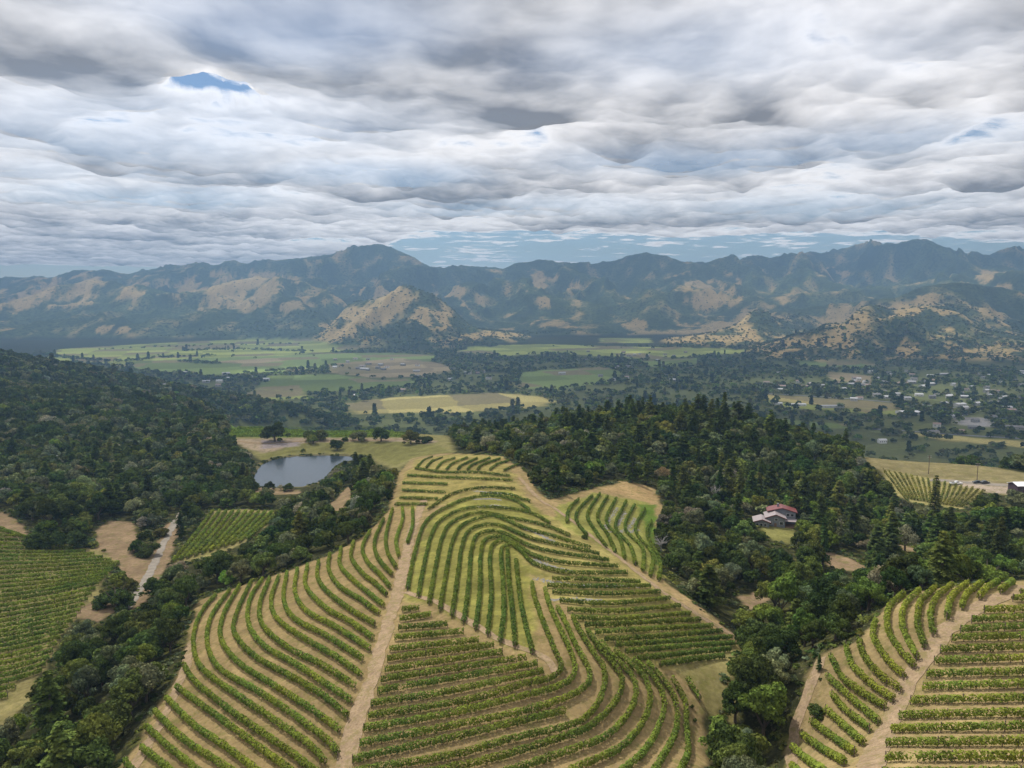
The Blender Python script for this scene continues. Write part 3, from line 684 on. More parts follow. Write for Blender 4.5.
rowsP = between([(883,470),(893,483),(905,499)], [(984,491),(975,499),(962,508)], 19, False)
block(rowsP, 'from the west in the pale vineyard below the brown hill', 'vine rows in the pale vineyard', (.16, .17, .04), dens_=9, size=.34, width=1.0, hgt=1.3, posts=False)
rowsN = [[(228, y), (300, y), (410, y)] for y in (428.3, 429.6, 430.9, 432.3, 433.7, 435.2, 436.7)]
block(rowsN, 'from the back in the strip vineyard behind the pond', 'vine rows in the strip vineyard', (.17, .24, .035), dens_=7, size=.5, width=1.6, posts=False)

# pale stone heaps between the rows of the east slope
sr = np.random.default_rng(3)
def stones(pts, label, n_):
    p = resample(wline(pts), step=1.0); mb = MB(); base = np.array([*p[len(p)//2], 0]); base[2] = float(height(base[0], base[1]))
    ico = np.array([[0,0,1],[.9,0,.4],[.28,.85,.4],[-.72,.53,.4],[-.72,-.53,.4],[.28,-.85,.4]]); fc = [[0,1,2,2],[0,2,3,3],[0,3,4,4],[0,4,5,5],[0,5,1,1]]
    v = []; f = []; c = 0
    for i in range(n_):
        q = p[sr.integers(len(p))] + sr.normal(scale=.45, size=2); s = sr.uniform(.12, .34); z = float(height(q[0], q[1]))
        w_ = ico * s * sr.uniform(.7, 1.3, 3); w_[:, :2] += q - base[:2]; w_[:, 2] += z - base[2] - .05; v.append(w_); f += [[a + c, b + c, d + c] for a, b, d, _ in fc]; c += 6
    o = mesh_np('field_stones', np.concatenate(v), f, M_STONE, loc=base); tag(o, label, 'stones', 'pale stone lines between vine rows', 'stuff')
for pts, lb in [(E1([(60,438),(250,462),(480,468)]), 'pale grey stones strewn between vine rows of the east slope'),
                (D1([(420,205),(500,212),(560,218)]), 'pale stones strewn below the crest'),
                (D1([(440,268),(500,262),(560,272)]), 'pale stones on the upper slope'),
                (D1([(420,238),(480,236),(520,240)]), 'pale stones between upper rows'),
                (D1([(620,355),(680,380),(740,410)]), 'pale stones on the shoulder'),
                (E1([(60,360),(120,385),(200,405)]), 'pale stones on the east shoulder'),
                (E1([(130,520),(250,520),(330,525)]), 'pale stones by the lower rows'),
                (E1([(390,150),(340,235),(370,250)]), 'pale stones in the pocket block'),
                (E1([(420,170),(380,250),(420,240)]), 'pale stones in the pocket block middle'),
                (E1([(460,195),(430,250),(470,240)]), 'pale stones in the pocket block east')]:
    stones(pts, lb, 240)

# ------------------------------------------------------------------ trees
def sphere_pts(n_, r):
    v = r.normal(size=(n_, 3)); return v / np.linalg.norm(v, axis=1, keepdims=True)
def broad_crown(nq, seed, rad=4.0, hz=3.2, K_=34, size=.30):
    """crown of leaf clumps filling an uneven dome; base of crown near z=1.2"""
    r = np.random.default_rng(seed); cz = 1.6 + hz
    d = sphere_pts(K_, r); d[:, 2] = np.where(d[:, 2] < -.35, -d[:, 2], d[:, 2])
    az = np.arctan2(d[:, 1], d[:, 0]); lob = 1 + .20 * np.sin(az * 2 + r.uniform(0, 6)) + .14 * np.sin(az * 3 + r.uniform(0, 6))
    cz -= .9
    cc = d * np.array([rad, rad, hz]) * (r.uniform(.55, .86, K_) * lob)[:, None]; cr = r.uniform(.20, .42, K_) * rad * .95
    w_ = cr ** 2; w_ /= w_.sum(); k = r.choice(K_, nq, p=w_); s = sphere_pts(nq, r); s[:, 2] = np.where((s[:, 2] < -.2) & (r.uniform(size=nq) < .7), -s[:, 2], s[:, 2])
    q = cc[k] + s * (cr[k] * r.uniform(.72, 1.08, nq))[:, None] * np.array([1, 1, .78]); q[:, 2] += cz
    nr = s + r.normal(scale=.38, size=s.shape)
    return quads(q, nr, size * r.uniform(.6, 1.35, nq), r)
def conifer_crown(nq, seed, hgt=18.0, rad=3.2, size=.34):
    r = np.random.default_rng(seed); W_ = 17; pts = []; nrm = []
    per = max(1, nq // (W_ * 6))
    for i in range(W_):
        t = i / (W_ - 1); z0 = hgt * (.14 + .84 * t); rr = rad * (1 - t) ** .8 * r.uniform(.75, 1.12) + .25
        for b in range(r.integers(5, 8)):
            a = r.uniform(0, 2 * np.pi); L = rr * r.uniform(.6, 1.15); u = r.uniform(.12, 1, per) ** .7
            x = np.cos(a) * L * u; y = np.sin(a) * L * u; z = z0 - L * .35 * u ** 1.5 + L * .12 * u
            j = r.normal(scale=.13 * rad * .8, size=(per, 3)) * np.array([1, 1, .5]) * (1.1 - t * .6)
            pts.append(np.c_[x, y, z] + j); nrm.append(np.c_[np.cos(a) * np.ones(per) * .5, np.sin(a) * np.ones(per) * .5, np.ones(per) * .8] + r.normal(scale=.35, size=(per, 3)))
    pts = np.concatenate(pts); nrm = np.concatenate(nrm)
    return quads(pts, nrm, size * r.uniform(.7, 1.3, len(pts)), r)
def trunk_mesh(seed, kind):
    r = np.random.default_rng(seed); mb = MB()
    if kind == 'conifer': mb.tube([[0,0,-.6],[.05,0,6],[0,.05,12],[0,0,17.2]], [.38,.28,.16,.03], 6)
    else:
        mb.tube([[0,0,-.6],[.1,.05,1.2],[.2,0,2.4]], [.42,.32,.26], 7)
        for k in range(6):
            a = k * 1.05 + r.uniform(-.3, .3); L = r.uniform(2, 3.1)
            mb.tube([[.15,.02,1.7],[math.cos(a)*L*.5,math.sin(a)*L*.5,3.4],[math.cos(a)*L,math.sin(a)*L,5.3+r.uniform(-.6,.8)]], [.2,.12,.04], 5)
    return mb
def bare_mesh(seed):
    r = np.random.default_rng(seed); mb = MB(); mb.tube([[0,0,-.5],[.1,0,2.2],[.2,.1,4]], [.3,.22,.14], 6)
    for k in range(16):
        a = r.uniform(0, 6.28); z = r.uniform(1.6, 4); L = r.uniform(1.8, 3.4); e = np.array([math.cos(a)*L, math.sin(a)*L, z + r.uniform(1.2, 3.6)])
        s_ = np.array([.12, .05, z]); mb.tube([s_, (s_ + e) / 2 + [0, 0, .3], e], [.10,.07,.03], 4)
        for j in range(5):
            t = r.uniform(.35, .95); p0 = s_ + (e - s_) * t; p1 = p0 + r.normal(scale=.7, size=3) + [0, 0, .6]; mb.tube([p0, p1], [.05,.02], 3)
    return mb
PROTO = {}
def proto(key, va, fa, m):
    o = mesh_np('crown', va, fa, m); me = o.data; bpy.data.objects.remove(o); PROTO.setdefault(key, []).append(me)
def proto_mb(key, mb, m, nm='trunk'):
    o = mb.build(nm, m); me = o.data; bpy.data.objects.remove(o); PROTO.setdefault(key, []).append(me)
for k in range(7): proto('broad', *broad_crown(5200, 100 + k, hz=2.9 + .25 * k, K_=30 + 3 * k, size=.235), M_LEAF)
for k in range(5): proto('conifer', *conifer_crown(4200, 200 + k, rad=2.9 + .2 * k, size=.27), M_LEAF)
for k in range(3): proto('thin', *broad_crown(1500, 300 + k, K_=24, size=.19), M_LEAF)
for k in range(3): proto_mb('trunk_broad', trunk_mesh(400 + k, 'b'), M_BARK); proto_mb('bare', bare_mesh(430 + k), M_BARK)
proto_mb('trunk_conifer', trunk_mesh(420, 'conifer'), M_BARK)
M_PALE = simple('silvery_bark', (.30, .28, .26), .9, .2, 3)

NOGO = ['hill','right','west','small','clear1','clear2','clear3','plateau','pond','scar','yard','clear4','clear5','clear6','brown']
tr = np.random.default_rng(21)
cand = []
def grid_pts(x0, x1, y0, y1, cell, ok):
    nx, ny = int((x1 - x0) / cell), int((y1 - y0) / cell)
    gx, gy = np.meshgrid(np.arange(nx), np.arange(ny), indexing='ij')
    X = x0 + (gx + .5 * (gy % 2) + tr.uniform(-.38, .38, gx.shape)) * cell; Y = y0 + (gy + tr.uniform(-.38, .38, gx.shape)) * cell
    X, Y = X.ravel(), Y.ravel(); rr = np.hypot(X, Y); px, _ = project(X, Y, np.full(X.shape, 160.))
    k = ok(X, Y, rr, px) & (Y > 60); return np.c_[X[k], Y[k]]
near_t = grid_pts(-420, 420, 85, 420, 6.5, lambda X, Y, r, px: (r > 95) & (r <= 400) & (px > -170) & (px < 1190))
mid_t = grid_pts(-700, 700, 300, 760, 8.0, lambda X, Y, r, px: (r > 400) & (r <= 720) & (px > -120) & (px < 1140))
far_t = grid_pts(-1400, 1400, 500, 1900, 10.5, lambda X, Y, r, px: (r > 720) & (r <= 1850) & (px > -80) & (px < 1100))
pts = np.vstack([near_t, mid_t, far_t]); X, Y = pts.T; RR = np.hypot(X, Y); Z = height(X, Y)
mindist = np.full(len(X), 1e6)
for k in NOGO: mindist = np.minimum(mindist, -sd_grid(WP[k], X, Y, 60))
for p, wd in TRACKS:
    if wd > 10: continue
    for i in range(0, len(p), 2):
        m = (np.abs(X - p[i, 0]) < 6) & (np.abs(Y - p[i, 1]) < 6)
        mindist[m] = np.minimum(mindist[m], np.hypot(X[m] - p[i, 0], Y[m] - p[i, 1]) - wd * .5 - .5)
bpx, bpy_ = project(X, Y, Z)
nz = fbm(X / 90, Y / 90, 3, 51); nz2 = perlin(X / 18, Y / 18, 52)
pc_ = np.full(len(X), .07)
pc_ = np.where((bpx > 560) & (bpx < 790) & (Y > 380) & (Y < 640), .24, pc_)
pc_ = np.where((bpx > 600) & (bpx < 790) & (Y > 300) & (Y <= 380), .16, pc_)
pc_ = np.where((bpx > 60) & (bpx < 270) & (Y > 380) & (Y < 900), .13, pc_)
pc_ = np.where((bpx > 230) & (bpx < 560) & (Y > 640) & (Y < 1000), .5, pc_)
pc_ = np.where((bpx > 790) & (Y > 230) & (Y < 380), .16, pc_)
pc_ = np.where((Y > 900), .15, pc_)
isC = tr.uniform(size=len(X)) < np.clip(pc_ * (1 + nz * 2), 0, 1)
cell = np.where(RR <= 400, 5.8, np.where(RR <= 720, 7.8, 10.5))
rad = np.where(isC, tr.uniform(.50, .85, len(X)) * cell, tr.uniform(.50, .82, len(X)) * cell) * (1 + .12 * nz2)
hgt = np.where(isC, tr.uniform(8, 18, len(X)) * np.where(RR > 720, .9, 1), rad * tr.uniform(1.55, 2.15, len(X)) + 1)
hgt = np.where(isC & (bpx > 560) & (bpx < 790) & (Y > 430), hgt * 1.15, hgt)
def hidden(px, py, Yp):
    """is a point at distance Yp behind the terrain"""
    out = np.zeros(len(px), bool); ts = np.linspace(.12, .985, 70)
    dx, dy, dz = ray(px, py); tt = Yp / dy
    for s in ts:
        t = tt * s; out |= (CAMZ + dz * t) < height(dx * t, dy * t)
    return out
keep = mindist > rad * .62
PXP = {k: np.array(PX[k]) for k in NOGO}
for (ox, oz) in ((0, .55), (-.75, .6), (.75, .6), (0, .98), (-.4, .85), (.4, .85), (0, .3), (0, .75)):
    sx, sy = project(X + ox * rad, Y, Z + oz * hgt); hd = None
    for k, pol in PXP.items():
        lim = 3.0 if k in ('hill', 'right', 'west') else 2.0
        ins = sdist(pol, sx, sy) > lim * (1 + .6 * nz2)
        if ins.any():
            if hd is None: hd = hidden(sx, sy, Y)
            keep &= ~(ins & ~hd)
# lone trees already placed by hand keep their space
SPEC = [ # px, py of the foot, width px, kind, colour, label
 (116,607,38,'broad','dark','large round dark oak in the open beside the bend of the dirt road'),
 (131,590,18,'broad','dark','smaller oak just behind the large round oak by the dirt road'),
 (158,598,30,'broad','dark','round oak on the near side of the dirt road opposite the large oak'),
 (147,556,26,'broad','dark','oak at the edge of the bare clearing beside the dirt road'),
 (137,551,18,'broad','dark','small oak at the corner of the bare clearing'),
 (161,536,18,'broad','olive','oak on the upper side of the dirt road bend'),
 (181,538,11,'conifer','dark','young dark conifer at the corner of the small vineyard'),
 (36,549,28,'broad','dark','leftmost dark oak of the clump at the top edge of the flat west vineyard'),
 (56,549,26,'broad','dark','second oak of the clump at the top edge of the flat west vineyard'),
 (76,548,26,'broad','dark','third oak of the clump at the top edge of the flat west vineyard'),
 (93,547,13,'broad','olive','small bush at the right end of the oak clump by the flat west vineyard'),
 (104,551,5,'broad','olive','tiny bush between clearing and flat west vineyard'),
 (275,441.5,27,'broad','dark','large dark spreading oak behind the left end of the pond'),
 (312,440.5,20,'broad','dark','oak behind the middle of the pond, left of the paler shrub'),
 (313,444,14,'broad','bright','bright green shrub below the oak behind the pond'),
 (322,440,16,'broad','olive','olive oak touching the dark oak behind the middle of the pond'),
 (359,440.5,20,'broad','grey','grey-green oak behind the right end of the pond'),
 (381,441.5,20,'broad','dark','dark rounded oak right of the grey-green oak behind the pond'),
 (337,450,15,'broad','dark','dark bush alone on the grass bank above the pond'),
 (340,444,6,'broad','dark','tiny bush above the lone dark bush on the pond bank'),
 (345,441,8,'broad','dark','little bush between the two right oaks and the pond'),
 (303,452,5,'broad','olive','tiny bush at the far edge of the pond'),
 (411,444,20,'broad','olive','olive shrub at the far end of the pale bank right of the pond'),
 (425,443,16,'broad','dark','dark oak where the pond bank meets the hill crest'),
 (269,490,12,'broad','dark','small dark tree on the near shore of the pond'),
 (288,491,13,'broad','dark','rightmost small tree on the near shore of the pond'),
 (281,490,8,'thin','pale','pale thin shrub on the near shore of the pond'),
 (252,490,14,'broad','bright','bright green willow at the left tip of the pond'),
 (817,717,20,'broad','dark','dark green bush inside the left edge of the curved east terraces'),
 (819,671,7,'conifer','dark','small dark cypress at the corner of the curved east terraces'),
 (820,680,5,'broad','olive','tiny bush under the small cypress of the east terraces'),
 (692,708,5,'broad','dark','upper of two tiny bushes at the lower right edge of the hill vines'),
 (695,722,5,'broad','dark','lower of two tiny bushes at the lower right edge of the hill vines'),
 (585,539,7,'broad','dark','tiny dark bush at the edge of the small pocket block'),
 (691,524,24,'thin','pale','cream flowering tree above the pocket block corner'),
 (716,502,16,'bare','pale','bare silvery tree standing out of the wood above the hill'),
 (663,482,22,'thin','straw','straw coloured dying tree in the wood above the pocket block'),
 (661,552,18,'bare','pale','bare grey tree right of the pocket block'),
 (905,552,26,'thin','pale','silvery conifer-like tree right of the bare bank between house and terraces'),
 (888,549,16,'thin','pale','slim silvery tree left of the larger silvery tree'),
 (866,552,18,'thin','straw','yellowish low tree beside the bare bank right of the house'),
 (934,520,18,'conifer','olive','tall conifer standing before the pale vineyard'),
 (1003,535,56,'broad','dark','very large dark domed oak at the right edge below the gravel road'),
 (976,470,30,'broad','dark','big dark tree behind the brown hill crest'),
 (987,583,40,'broad','bright','bright green tree just above the curved east terraces'),
 (790,628,30,'broad','dark','round dark tree at the left foot of the curved east terraces'),
]
spx = np.array([s[0] for s in SPEC], float); spy = np.array([s[1] for s in SPEC], float)
sg = ground_at(spx, spy)
for k in range(len(SPEC)):
    if SPEC[k][5].startswith('big dark tree behind'): sg[k] = [ (976-512)/760*520, 520, 0]; sg[k][2] = float(height(sg[k][0], sg[k][1]))
    wm = SPEC[k][2] / F * sg[k][1]; keep &= np.hypot(X - sg[k][0], Y - sg[k][1]) > wm * .5 + rad * .7
PAL_T = {'dark': (.060, .088, .023), 'olive': (.122, .148, .036), 'grey': (.135, .160, .078), 'bright': (.125, .180, .034), 'pale': (.22, .22, .15), 'straw': (.24, .19, .10)}
HUE = {'dark': 'dark green', 'olive': 'olive green', 'grey': 'grey-green', 'bright': 'bright green', 'pale': 'pale', 'straw': 'straw'}
X, Y, Z, RR, rad, hgt, isC, nz, nz2, bpx, bpy_ = [a[keep] for a in (X, Y, Z, RR, rad, hgt, isC, nz, nz2, bpx, bpy_)]
# clearings inside the wood, houses
HOUSES_AT = [(777,527,13.5),(54,462,8)]
for hx, hy, hr in HOUSES_AT:
    q = ground_at(hx, hy)[0]; k = (np.hypot(X - q[0], Y - q[1]) > hr)
    # keep the view of the house open
    inpx = (np.abs(bpx - hx) < hr / q[1] * F * .8) & (Y < q[1]) & (Y > q[1] - 22); k &= ~inpx
    X, Y, Z, RR, rad, hgt, isC, nz, nz2, bpx, bpy_ = [a[k] for a in (X, Y, Z, RR, rad, hgt, isC, nz, nz2, bpx, bpy_)]
far_ok = (Y < 900) | (Z > 12) | (np.hypot(X, Y) < 1250); far_ok &= ~((Y > 1000) & (Z < 14))
# gaps on the sunny left hillside
gap = (Y > 780) & (fbm(X / 45, Y / 70, 3, 91) > .22); far_ok &= ~gap
X, Y, Z, RR, rad, hgt, isC, nz, nz2, bpx, bpy_ = [a[far_ok] for a in (X, Y, Z, RR, rad, hgt, isC, nz, nz2, bpx, bpy_)]
u = tr.uniform(size=len(X)) + .25 * nz
hue = np.where(u < .50, 'dark', np.where(u < .74, 'olive', np.where(u < .93, 'grey', 'bright'))).astype(object)
rightside = (bpx > 780) & (Y < 420); hue[rightside & (tr.uniform(size=len(X)) < .22)] = 'bright'
lefthill = (bpx < 350) & (Y > 380); hue[lefthill & (tr.uniform(size=len(X)) < .35)] = 'grey'; hue[lefthill & (tr.uniform(size=len(X)) < .40)] = 'dark'
hue[isC] = np.where(tr.uniform(size=isC.sum()) < .75, 'dark', 'olive')
pale = (tr.uniform(size=len(X)) < .022) & ~isC; hue[pale] = 'pale'
tpx, tpy = project(X, Y, Z + hgt * .85); hid = hidden(tpx, tpy, Y)
wpx = rad * 2 / Y * F
inview = (tpx > -12) & (tpx < 1036) & (tpy < 790) & ~hid
score = np.where(inview, wpx * (1 + .5 * (hgt / rad > 3)), 0)
order = np.argsort(-score)
selB = [k for k in order if not isC[k] and not pale[k] and score[k] > 0][:255]
selC = [k for k in order if isC[k] and score[k] > 0][:130]
selP = [k for k in order if pale[k] and score[k] > 0][:22]
def zone(px, py, Yd):
    if px < 260 and py > 590: return 'in the gully wood', 'trees of the gully wood'
    if 150 <= px < 430 and 485 < py <= 600 and Yd < 420: return 'in the belt above the terraces', 'trees of the belt above the terraces'
    if px < 300 and Yd < 480: return 'behind the flat west vineyard', 'trees behind the flat west vineyard'
    if px < 350: return 'on the left hillside', 'trees of the left hillside'
    if px < 560 and Yd > 520: return 'behind the hill crest', 'trees behind the hill crest'
    if 690 < px < 850 and py > 600: return 'in the ravine', 'trees of the ravine between the vineyards'
    if px < 640 : return 'above the hill vineyard', 'trees above the hill vineyard'
    if px < 790 and Yd > 360: return 'on the dark forest ridge', 'trees of the dark forest ridge'
    if px < 775: return 'below the red-roofed house', 'trees below the red-roofed house'
    return 'above the east terraces', 'trees above the east terraces'
def tree(name, kind, x, y, z, w_m, h_m, colr, label, group, seed):
    r = np.random.default_rng(seed + 5000)
    root = empty(name, (x, y, z), r.uniform(0, 6.28), label, 'tree', group)
    if kind in ('broad', 'thin'):
        ms = PROTO[kind]; me = ms[r.integers(len(ms))]; s = w_m / 8.6; sz = h_m / 8.6
        c = link('crown', me, root); c.scale = (s, s * r.uniform(.88, 1.12), sz); c.color = (*colr, 1)
        t = link('trunk', PROTO['trunk_broad'][r.integers(3)], root); t.scale = (s, s, sz)
    elif kind == 'conifer':
        ms = PROTO['conifer']; me = ms[r.integers(len(ms))]; s = w_m / 6.2; sz = h_m / 18
        c = link('crown', me, root); c.scale = (s, s, sz); c.color = (*colr, 1)
        t = link('trunk', PROTO['trunk_conifer'][0], root); t.scale = (s, s, sz)
    else:
        s = w_m / 6.5; t = link('branches', PROTO['bare'][r.integers(3)], root); t.scale = (s, s, h_m / 7); t.data.materials[0] = M_PALE
    return root
def tone(h, r=tr, nzv=0): 
    c = np.array(PAL_T[h]); return tuple(np.clip(c * (1 + .16 * r.normal()) * (1 + .25 * nzv), .01, .5) * (1 + .05 * r.normal(size=3)))
desc = []
for k in selB + selC + selP:
    zn, gp = zone(bpx[k], bpy_[k], Y[k]); kind = 'conifer' if isC[k] else ('thin' if pale[k] else 'broad')
    big = hgt[k] > (14.5 if isC[k] else 6.6) * (1 if Y[k] < 420 or isC[k] else 1.12)
    word = {'conifer': ('tall' if big else 'short') + f' {HUE[hue[k]]} conifer', 'broad': ('large' if big else 'small') + f' {HUE[hue[k]]} round tree', 'thin': 'pale thin-leaved tree'}[kind]
    desc.append([k, kind, word, zn, gp])
cnt = {}
for d in sorted(desc, key=lambda d: bpx[d[0]]): cnt.setdefault((d[2], d[3]), []).append(d[0])
for k, kind, word, zn, gp in desc:
    L = cnt[(word, zn)]; i = L.index(k)
    lab = f'{word} {zn}' + ('' if len(L) == 1 else f', {ordinal(i)} from the left')
    nm = {'conifer': 'conifer_tree', 'broad': 'oak_tree', 'thin': 'flowering_tree'}[kind]
    tree(nm, kind, X[k], Y[k], Z[k], rad[k] * 2, hgt[k], tone(hue[k], nzv=nz2[k]), lab, gp, int(k))
for k, (px_, py_, w_, kind, hu, lab) in enumerate(SPEC):
    wm = w_ / F * sg[k][1]; hm = wm * (2.6 if kind == 'conifer' else (.84 if w_ > 15 else .8) if kind != 'bare' else 1.0)
    if 'very large' in lab: hm = wm * .62
    if kind == 'thin' and 'silvery' in lab: hm = wm * 1.3
    bush = wm < 3.2
    rt_ = tree('bush' if bush else {'conifer': 'conifer_tree', 'broad': 'oak_tree', 'thin': 'flowering_tree', 'bare': 'bare_tree'}[kind], kind, *sg[k], wm, hm, tone(hu), lab, 'lone trees and bushes', 9000 + k)
    if kind == 'broad': rt_.children[0].location.z = -2.2 * hm / 8.6

# the rest of the woods: one object, nobody could count them
def merge_trees(name, label, X, Y, Z, rad, hgt, isC, cols, nq, seed, sizef=1.0, cat='woodland'):
    r = np.random.default_rng(seed); VV = []; CC = []
    lib = {}
    def get(conf, lod, v):
        key = (conf, lod, v)
        if key not in lib:
            if conf: a, _ = conifer_crown(lod, seed + v, size=.34 * math.sqrt(3000 / lod) * .75 * sizef)
            else: a, _ = broad_crown(lod, seed + v, K_=22, size=min(1.6, .30 * math.sqrt(3000 / lod) * .85) * sizef)
            lib[key] = a
        return lib[key]
    lods = np.array([36, 90, 220, 520, 1100, 2200])
    for k in range(len(X)):
        lod = int(lods[np.abs(np.log(lods / max(nq[k], 20))).argmin()]); a = get(bool(isC[k]), lod, int(r.integers(4)))
        an = r.uniform(0, 6.28); ca, sa = math.cos(an), math.sin(an)
        s = rad[k] * 2 / (6.2 if isC[k] else 8.6); sz = hgt[k] / (18 if isC[k] else 8.6)
        v = np.empty_like(a); v[:, 0] = (a[:, 0] * ca - a[:, 1] * sa) * s + X[k]; v[:, 1] = (a[:, 0] * sa + a[:, 1] * ca) * s + Y[k]; v[:, 2] = a[:, 2] * sz + Z[k] - .3
        VV.append(v.astype(np.float32)); CC.append(np.broadcast_to(np.asarray(cols[k], np.float32), v.shape))
    V_ = np.concatenate(VV); o = mesh_np(name, V_, np.arange(len(V_)).reshape(-1, 4), M_LEAFA, col=np.concatenate(CC))
    return tag(o, label, cat, None, 'stuff')
used = set(selB + selC + selP); rest = np.array([k for k in range(len(X)) if k not in used])
cols = [tone(hue[k], nzv=nz2[k]) for k in rest]
pxa = (wpx[rest] ** 2) * np.where(isC[rest], 2.0, 1.0)
rest_near = RR[rest] < 720
for msk, nm, lb in ((rest_near, 'woodland', 'dense oak and conifer wood filling the slopes round the vineyards'), (~rest_near, 'hillside_woodland', 'darker wood covering the hillside behind and left of the pond')):
    rr_ = rest[msk]; merge_trees(nm, lb, X[rr_], Y[rr_], Z[rr_], rad[rr_], hgt[rr_], isC[rr_], [cols[i] for i in np.nonzero(msk)[0]], np.where((score[rr_] > 0), pxa[msk] * 2.2, pxa[msk] * .8), 777)
print('trees near/mid/far', (RR < 400).sum(), ((RR >= 400) & (RR < 720)).sum(), (RR >= 720).sum())

# understorey brush along the wood edges and rough grass tufts on open ground
br = np.random.default_rng(8)
bx = br.uniform(-330, 330, 60000); by = br.uniform(95, 430, 60000); md = np.full(len(bx), -1e6)
for k in NOGO: md = np.maximum(md, sd_grid(WP[k], bx, by, 12))
m = (md > -6) & (md < -.2); bx, by = bx[m][:7000], by[m][:7000]; bz = height(bx, by)
bp, _ = project(bx, by, bz); m = (bp > -60) & (bp < 1090); bx, by, bz = bx[m], by[m], bz[m]
nb = len(bx); brd = br.uniform(.35, 1.1, nb)
merge_trees('undergrowth', 'low dark brush along the edges of the woods', bx, by, bz - .2, brd, brd * 1.3, np.zeros(nb, bool), [tone(h) for h in br.choice(['dark', 'olive', 'grey'], nb)], np.full(nb, 40), 55, 1.0, 'brush')

wpd = WP['pond']; rx, ry = br.uniform(wpd[:, 0].min() - 4, wpd[:, 0].max() + 4, 30000), br.uniform(wpd[:, 1].min() - 4, wpd[:, 1].max() + 4, 30000); sdp = sdist(wpd, rx, ry)
k = (sdp > -2.6) & (sdp < .6) & (perlin(rx / 9, ry / 9, 44) > -.05); rx, ry = rx[k][:900], ry[k][:900]; rz_ = np.maximum(height(rx, ry), WATER_Z - .1); nr2 = len(rx); rrd = br.uniform(.3, .8, nr2)
merge_trees('reeds', 'low reeds and grass along the bank of the pond', rx, ry, rz_ - .1, rrd, rrd * 1.8, np.zeros(nr2, bool), [tone(h) for h in br.choice(['olive', 'grey', 'dark'], nr2)], np.full(nr2, 36), 66, 1.0, 'reeds')
# valley trees: hedgerows, creek woods and town gardens, and oaks on the far slopes
vr = np.random.default_rng(31)
def valley_points(n_, r0, r1):
    a = vr.uniform(-37, 37, n_) * DG; l = np.sqrt(vr.uniform(r0 ** 2, r1 ** 2, n_)); return l * np.sin(a), l * np.cos(a)
vx, vy = valley_points(60000, 1150, 4300); vz = height(vx, vy); fld = np.full(len(vx), -1e6)
for c_, p in FW: fld = np.maximum(fld, sd_grid(p, vx, vy, 100))
dn = fbm(vx / 260, vy / 260, 4, 61); lump = fbm(vx / 60, vy / 60, 2, 62)
vpx_, vpy_ = project(vx, vy, vz)
pr = np.where(fld > 8, .006 + .02 * (lump > .45), np.where(fld > -45, .8, .42 + 1.3 * dn + .6 * lump))
pr = np.where((vpx_ < 430) & (vpy_ < 372) & (fld <= 8), pr * .6, pr)
pr *= np.where(vz > 12, .7, 1)
for p, wd in TRACKS:
    if wd > 10:
        for q in p[::1]: pr[np.hypot(vx - q[0], vy - q[1]) < wd * .9] = 0
pr *= (4300 ** 2 * 1.29 * .5) / (4300 ** 2 * 1.29 * .5)
# fewer, larger-looking trees far away: thin by distance
k = vr.uniform(size=len(vx)) < pr * .62
vx, vy, vz = vx[k], vy[k], vz[k]; nv = len(vx)
vtop = project(vx, vy, vz + 9.); kk = np.ones(nv, bool)
for c_, pp in FIELDS: kk &= ~((sdist(np.array(pp, float), vtop[0], vtop[1]) > .6) & (vr.uniform(size=nv) < .8))
vx, vy, vz = vx[kk], vy[kk], vz[kk]; nv = len(vx)
for ln, dn_ in [([(45,356),(115,362),(160,358),(215,356)], 120), ([(185,351),(240,349.5)], 40), ([(250,350),(310,352)], 40), ([(130,372),(200,378),(260,384)], 90), ([(268,372),(335,367)], 50), ([(400,348),(470,343)], 60), ([(360,340.5),(420,343)], 30), ([(185,362),(215,364)], 40), ([(430,350),(470,360),(500,368)], 80), ([(100,350),(180,347),(300,344)], 30)]:
    g_ = resample(wline(ln), num=dn_); g_ = g_ + vr.normal(scale=14, size=g_.shape); vx = np.r_[vx, g_[:, 0]]; vy = np.r_[vy, g_[:, 1]]
vz = height(vx, vy); nv = len(vx)
vrd = vr.uniform(4.2, 8.5, nv) * (1 + .00006 * vy); vh = vrd * vr.uniform(1.3, 1.9, nv); vC = vr.uniform(size=nv) < .04
vh = np.where(vC, vrd * 3.2, vh); vrd = np.where(vC, vrd * .7, vrd)
vhue = vr.choice(['dark', 'olive', 'grey', 'bright'], nv, p=[.42, .24, .18, .16])
merge_trees('valley_trees', 'tree lines, creek woods and garden trees across the valley floor', vx, vy, vz, vrd, vh, vC, [tone(h, vr) for h in vhue], np.clip((vrd * 2 / vy * F) ** 2 * 1.6, 30, 200), 888)
mx_, my_ = valley_points(46000, 3100, 5600); mz = height(mx_, my_); k = mz > 14
mx_, my_, mz = mx_[k], my_[k], mz[k]; gi = np.interp(np.arctan2(mx_, my_), th, np.arange(len(th))).astype(int); gj = np.interp(np.log(np.hypot(mx_, my_)), lr, np.arange(len(lr))).astype(int)
gd = goldm[gi, gj]; k = vr.uniform(size=len(mx_)) < (.85 - .62 * gd) * np.clip(.8 + 1.2 * fbm(mx_ / 90, my_ / 90, 2, 63), .15, 1.2) * .55
mx_, my_, mz = mx_[k], my_[k], mz[k]; nm_ = len(mx_); mrd = vr.uniform(4.5, 9, nm_)
merge_trees('slope_oaks', 'scattered oaks dotting the golden slopes across the valley', mx_, my_, mz, mrd, mrd * 1.5, np.zeros(nm_, bool), [tone(h, vr) for h in vr.choice(['dark', 'olive', 'grey'], nm_)], np.full(nm_, 36), 999, 1.0, 'woodland')
print('valley', nv, 'slope', nm_)
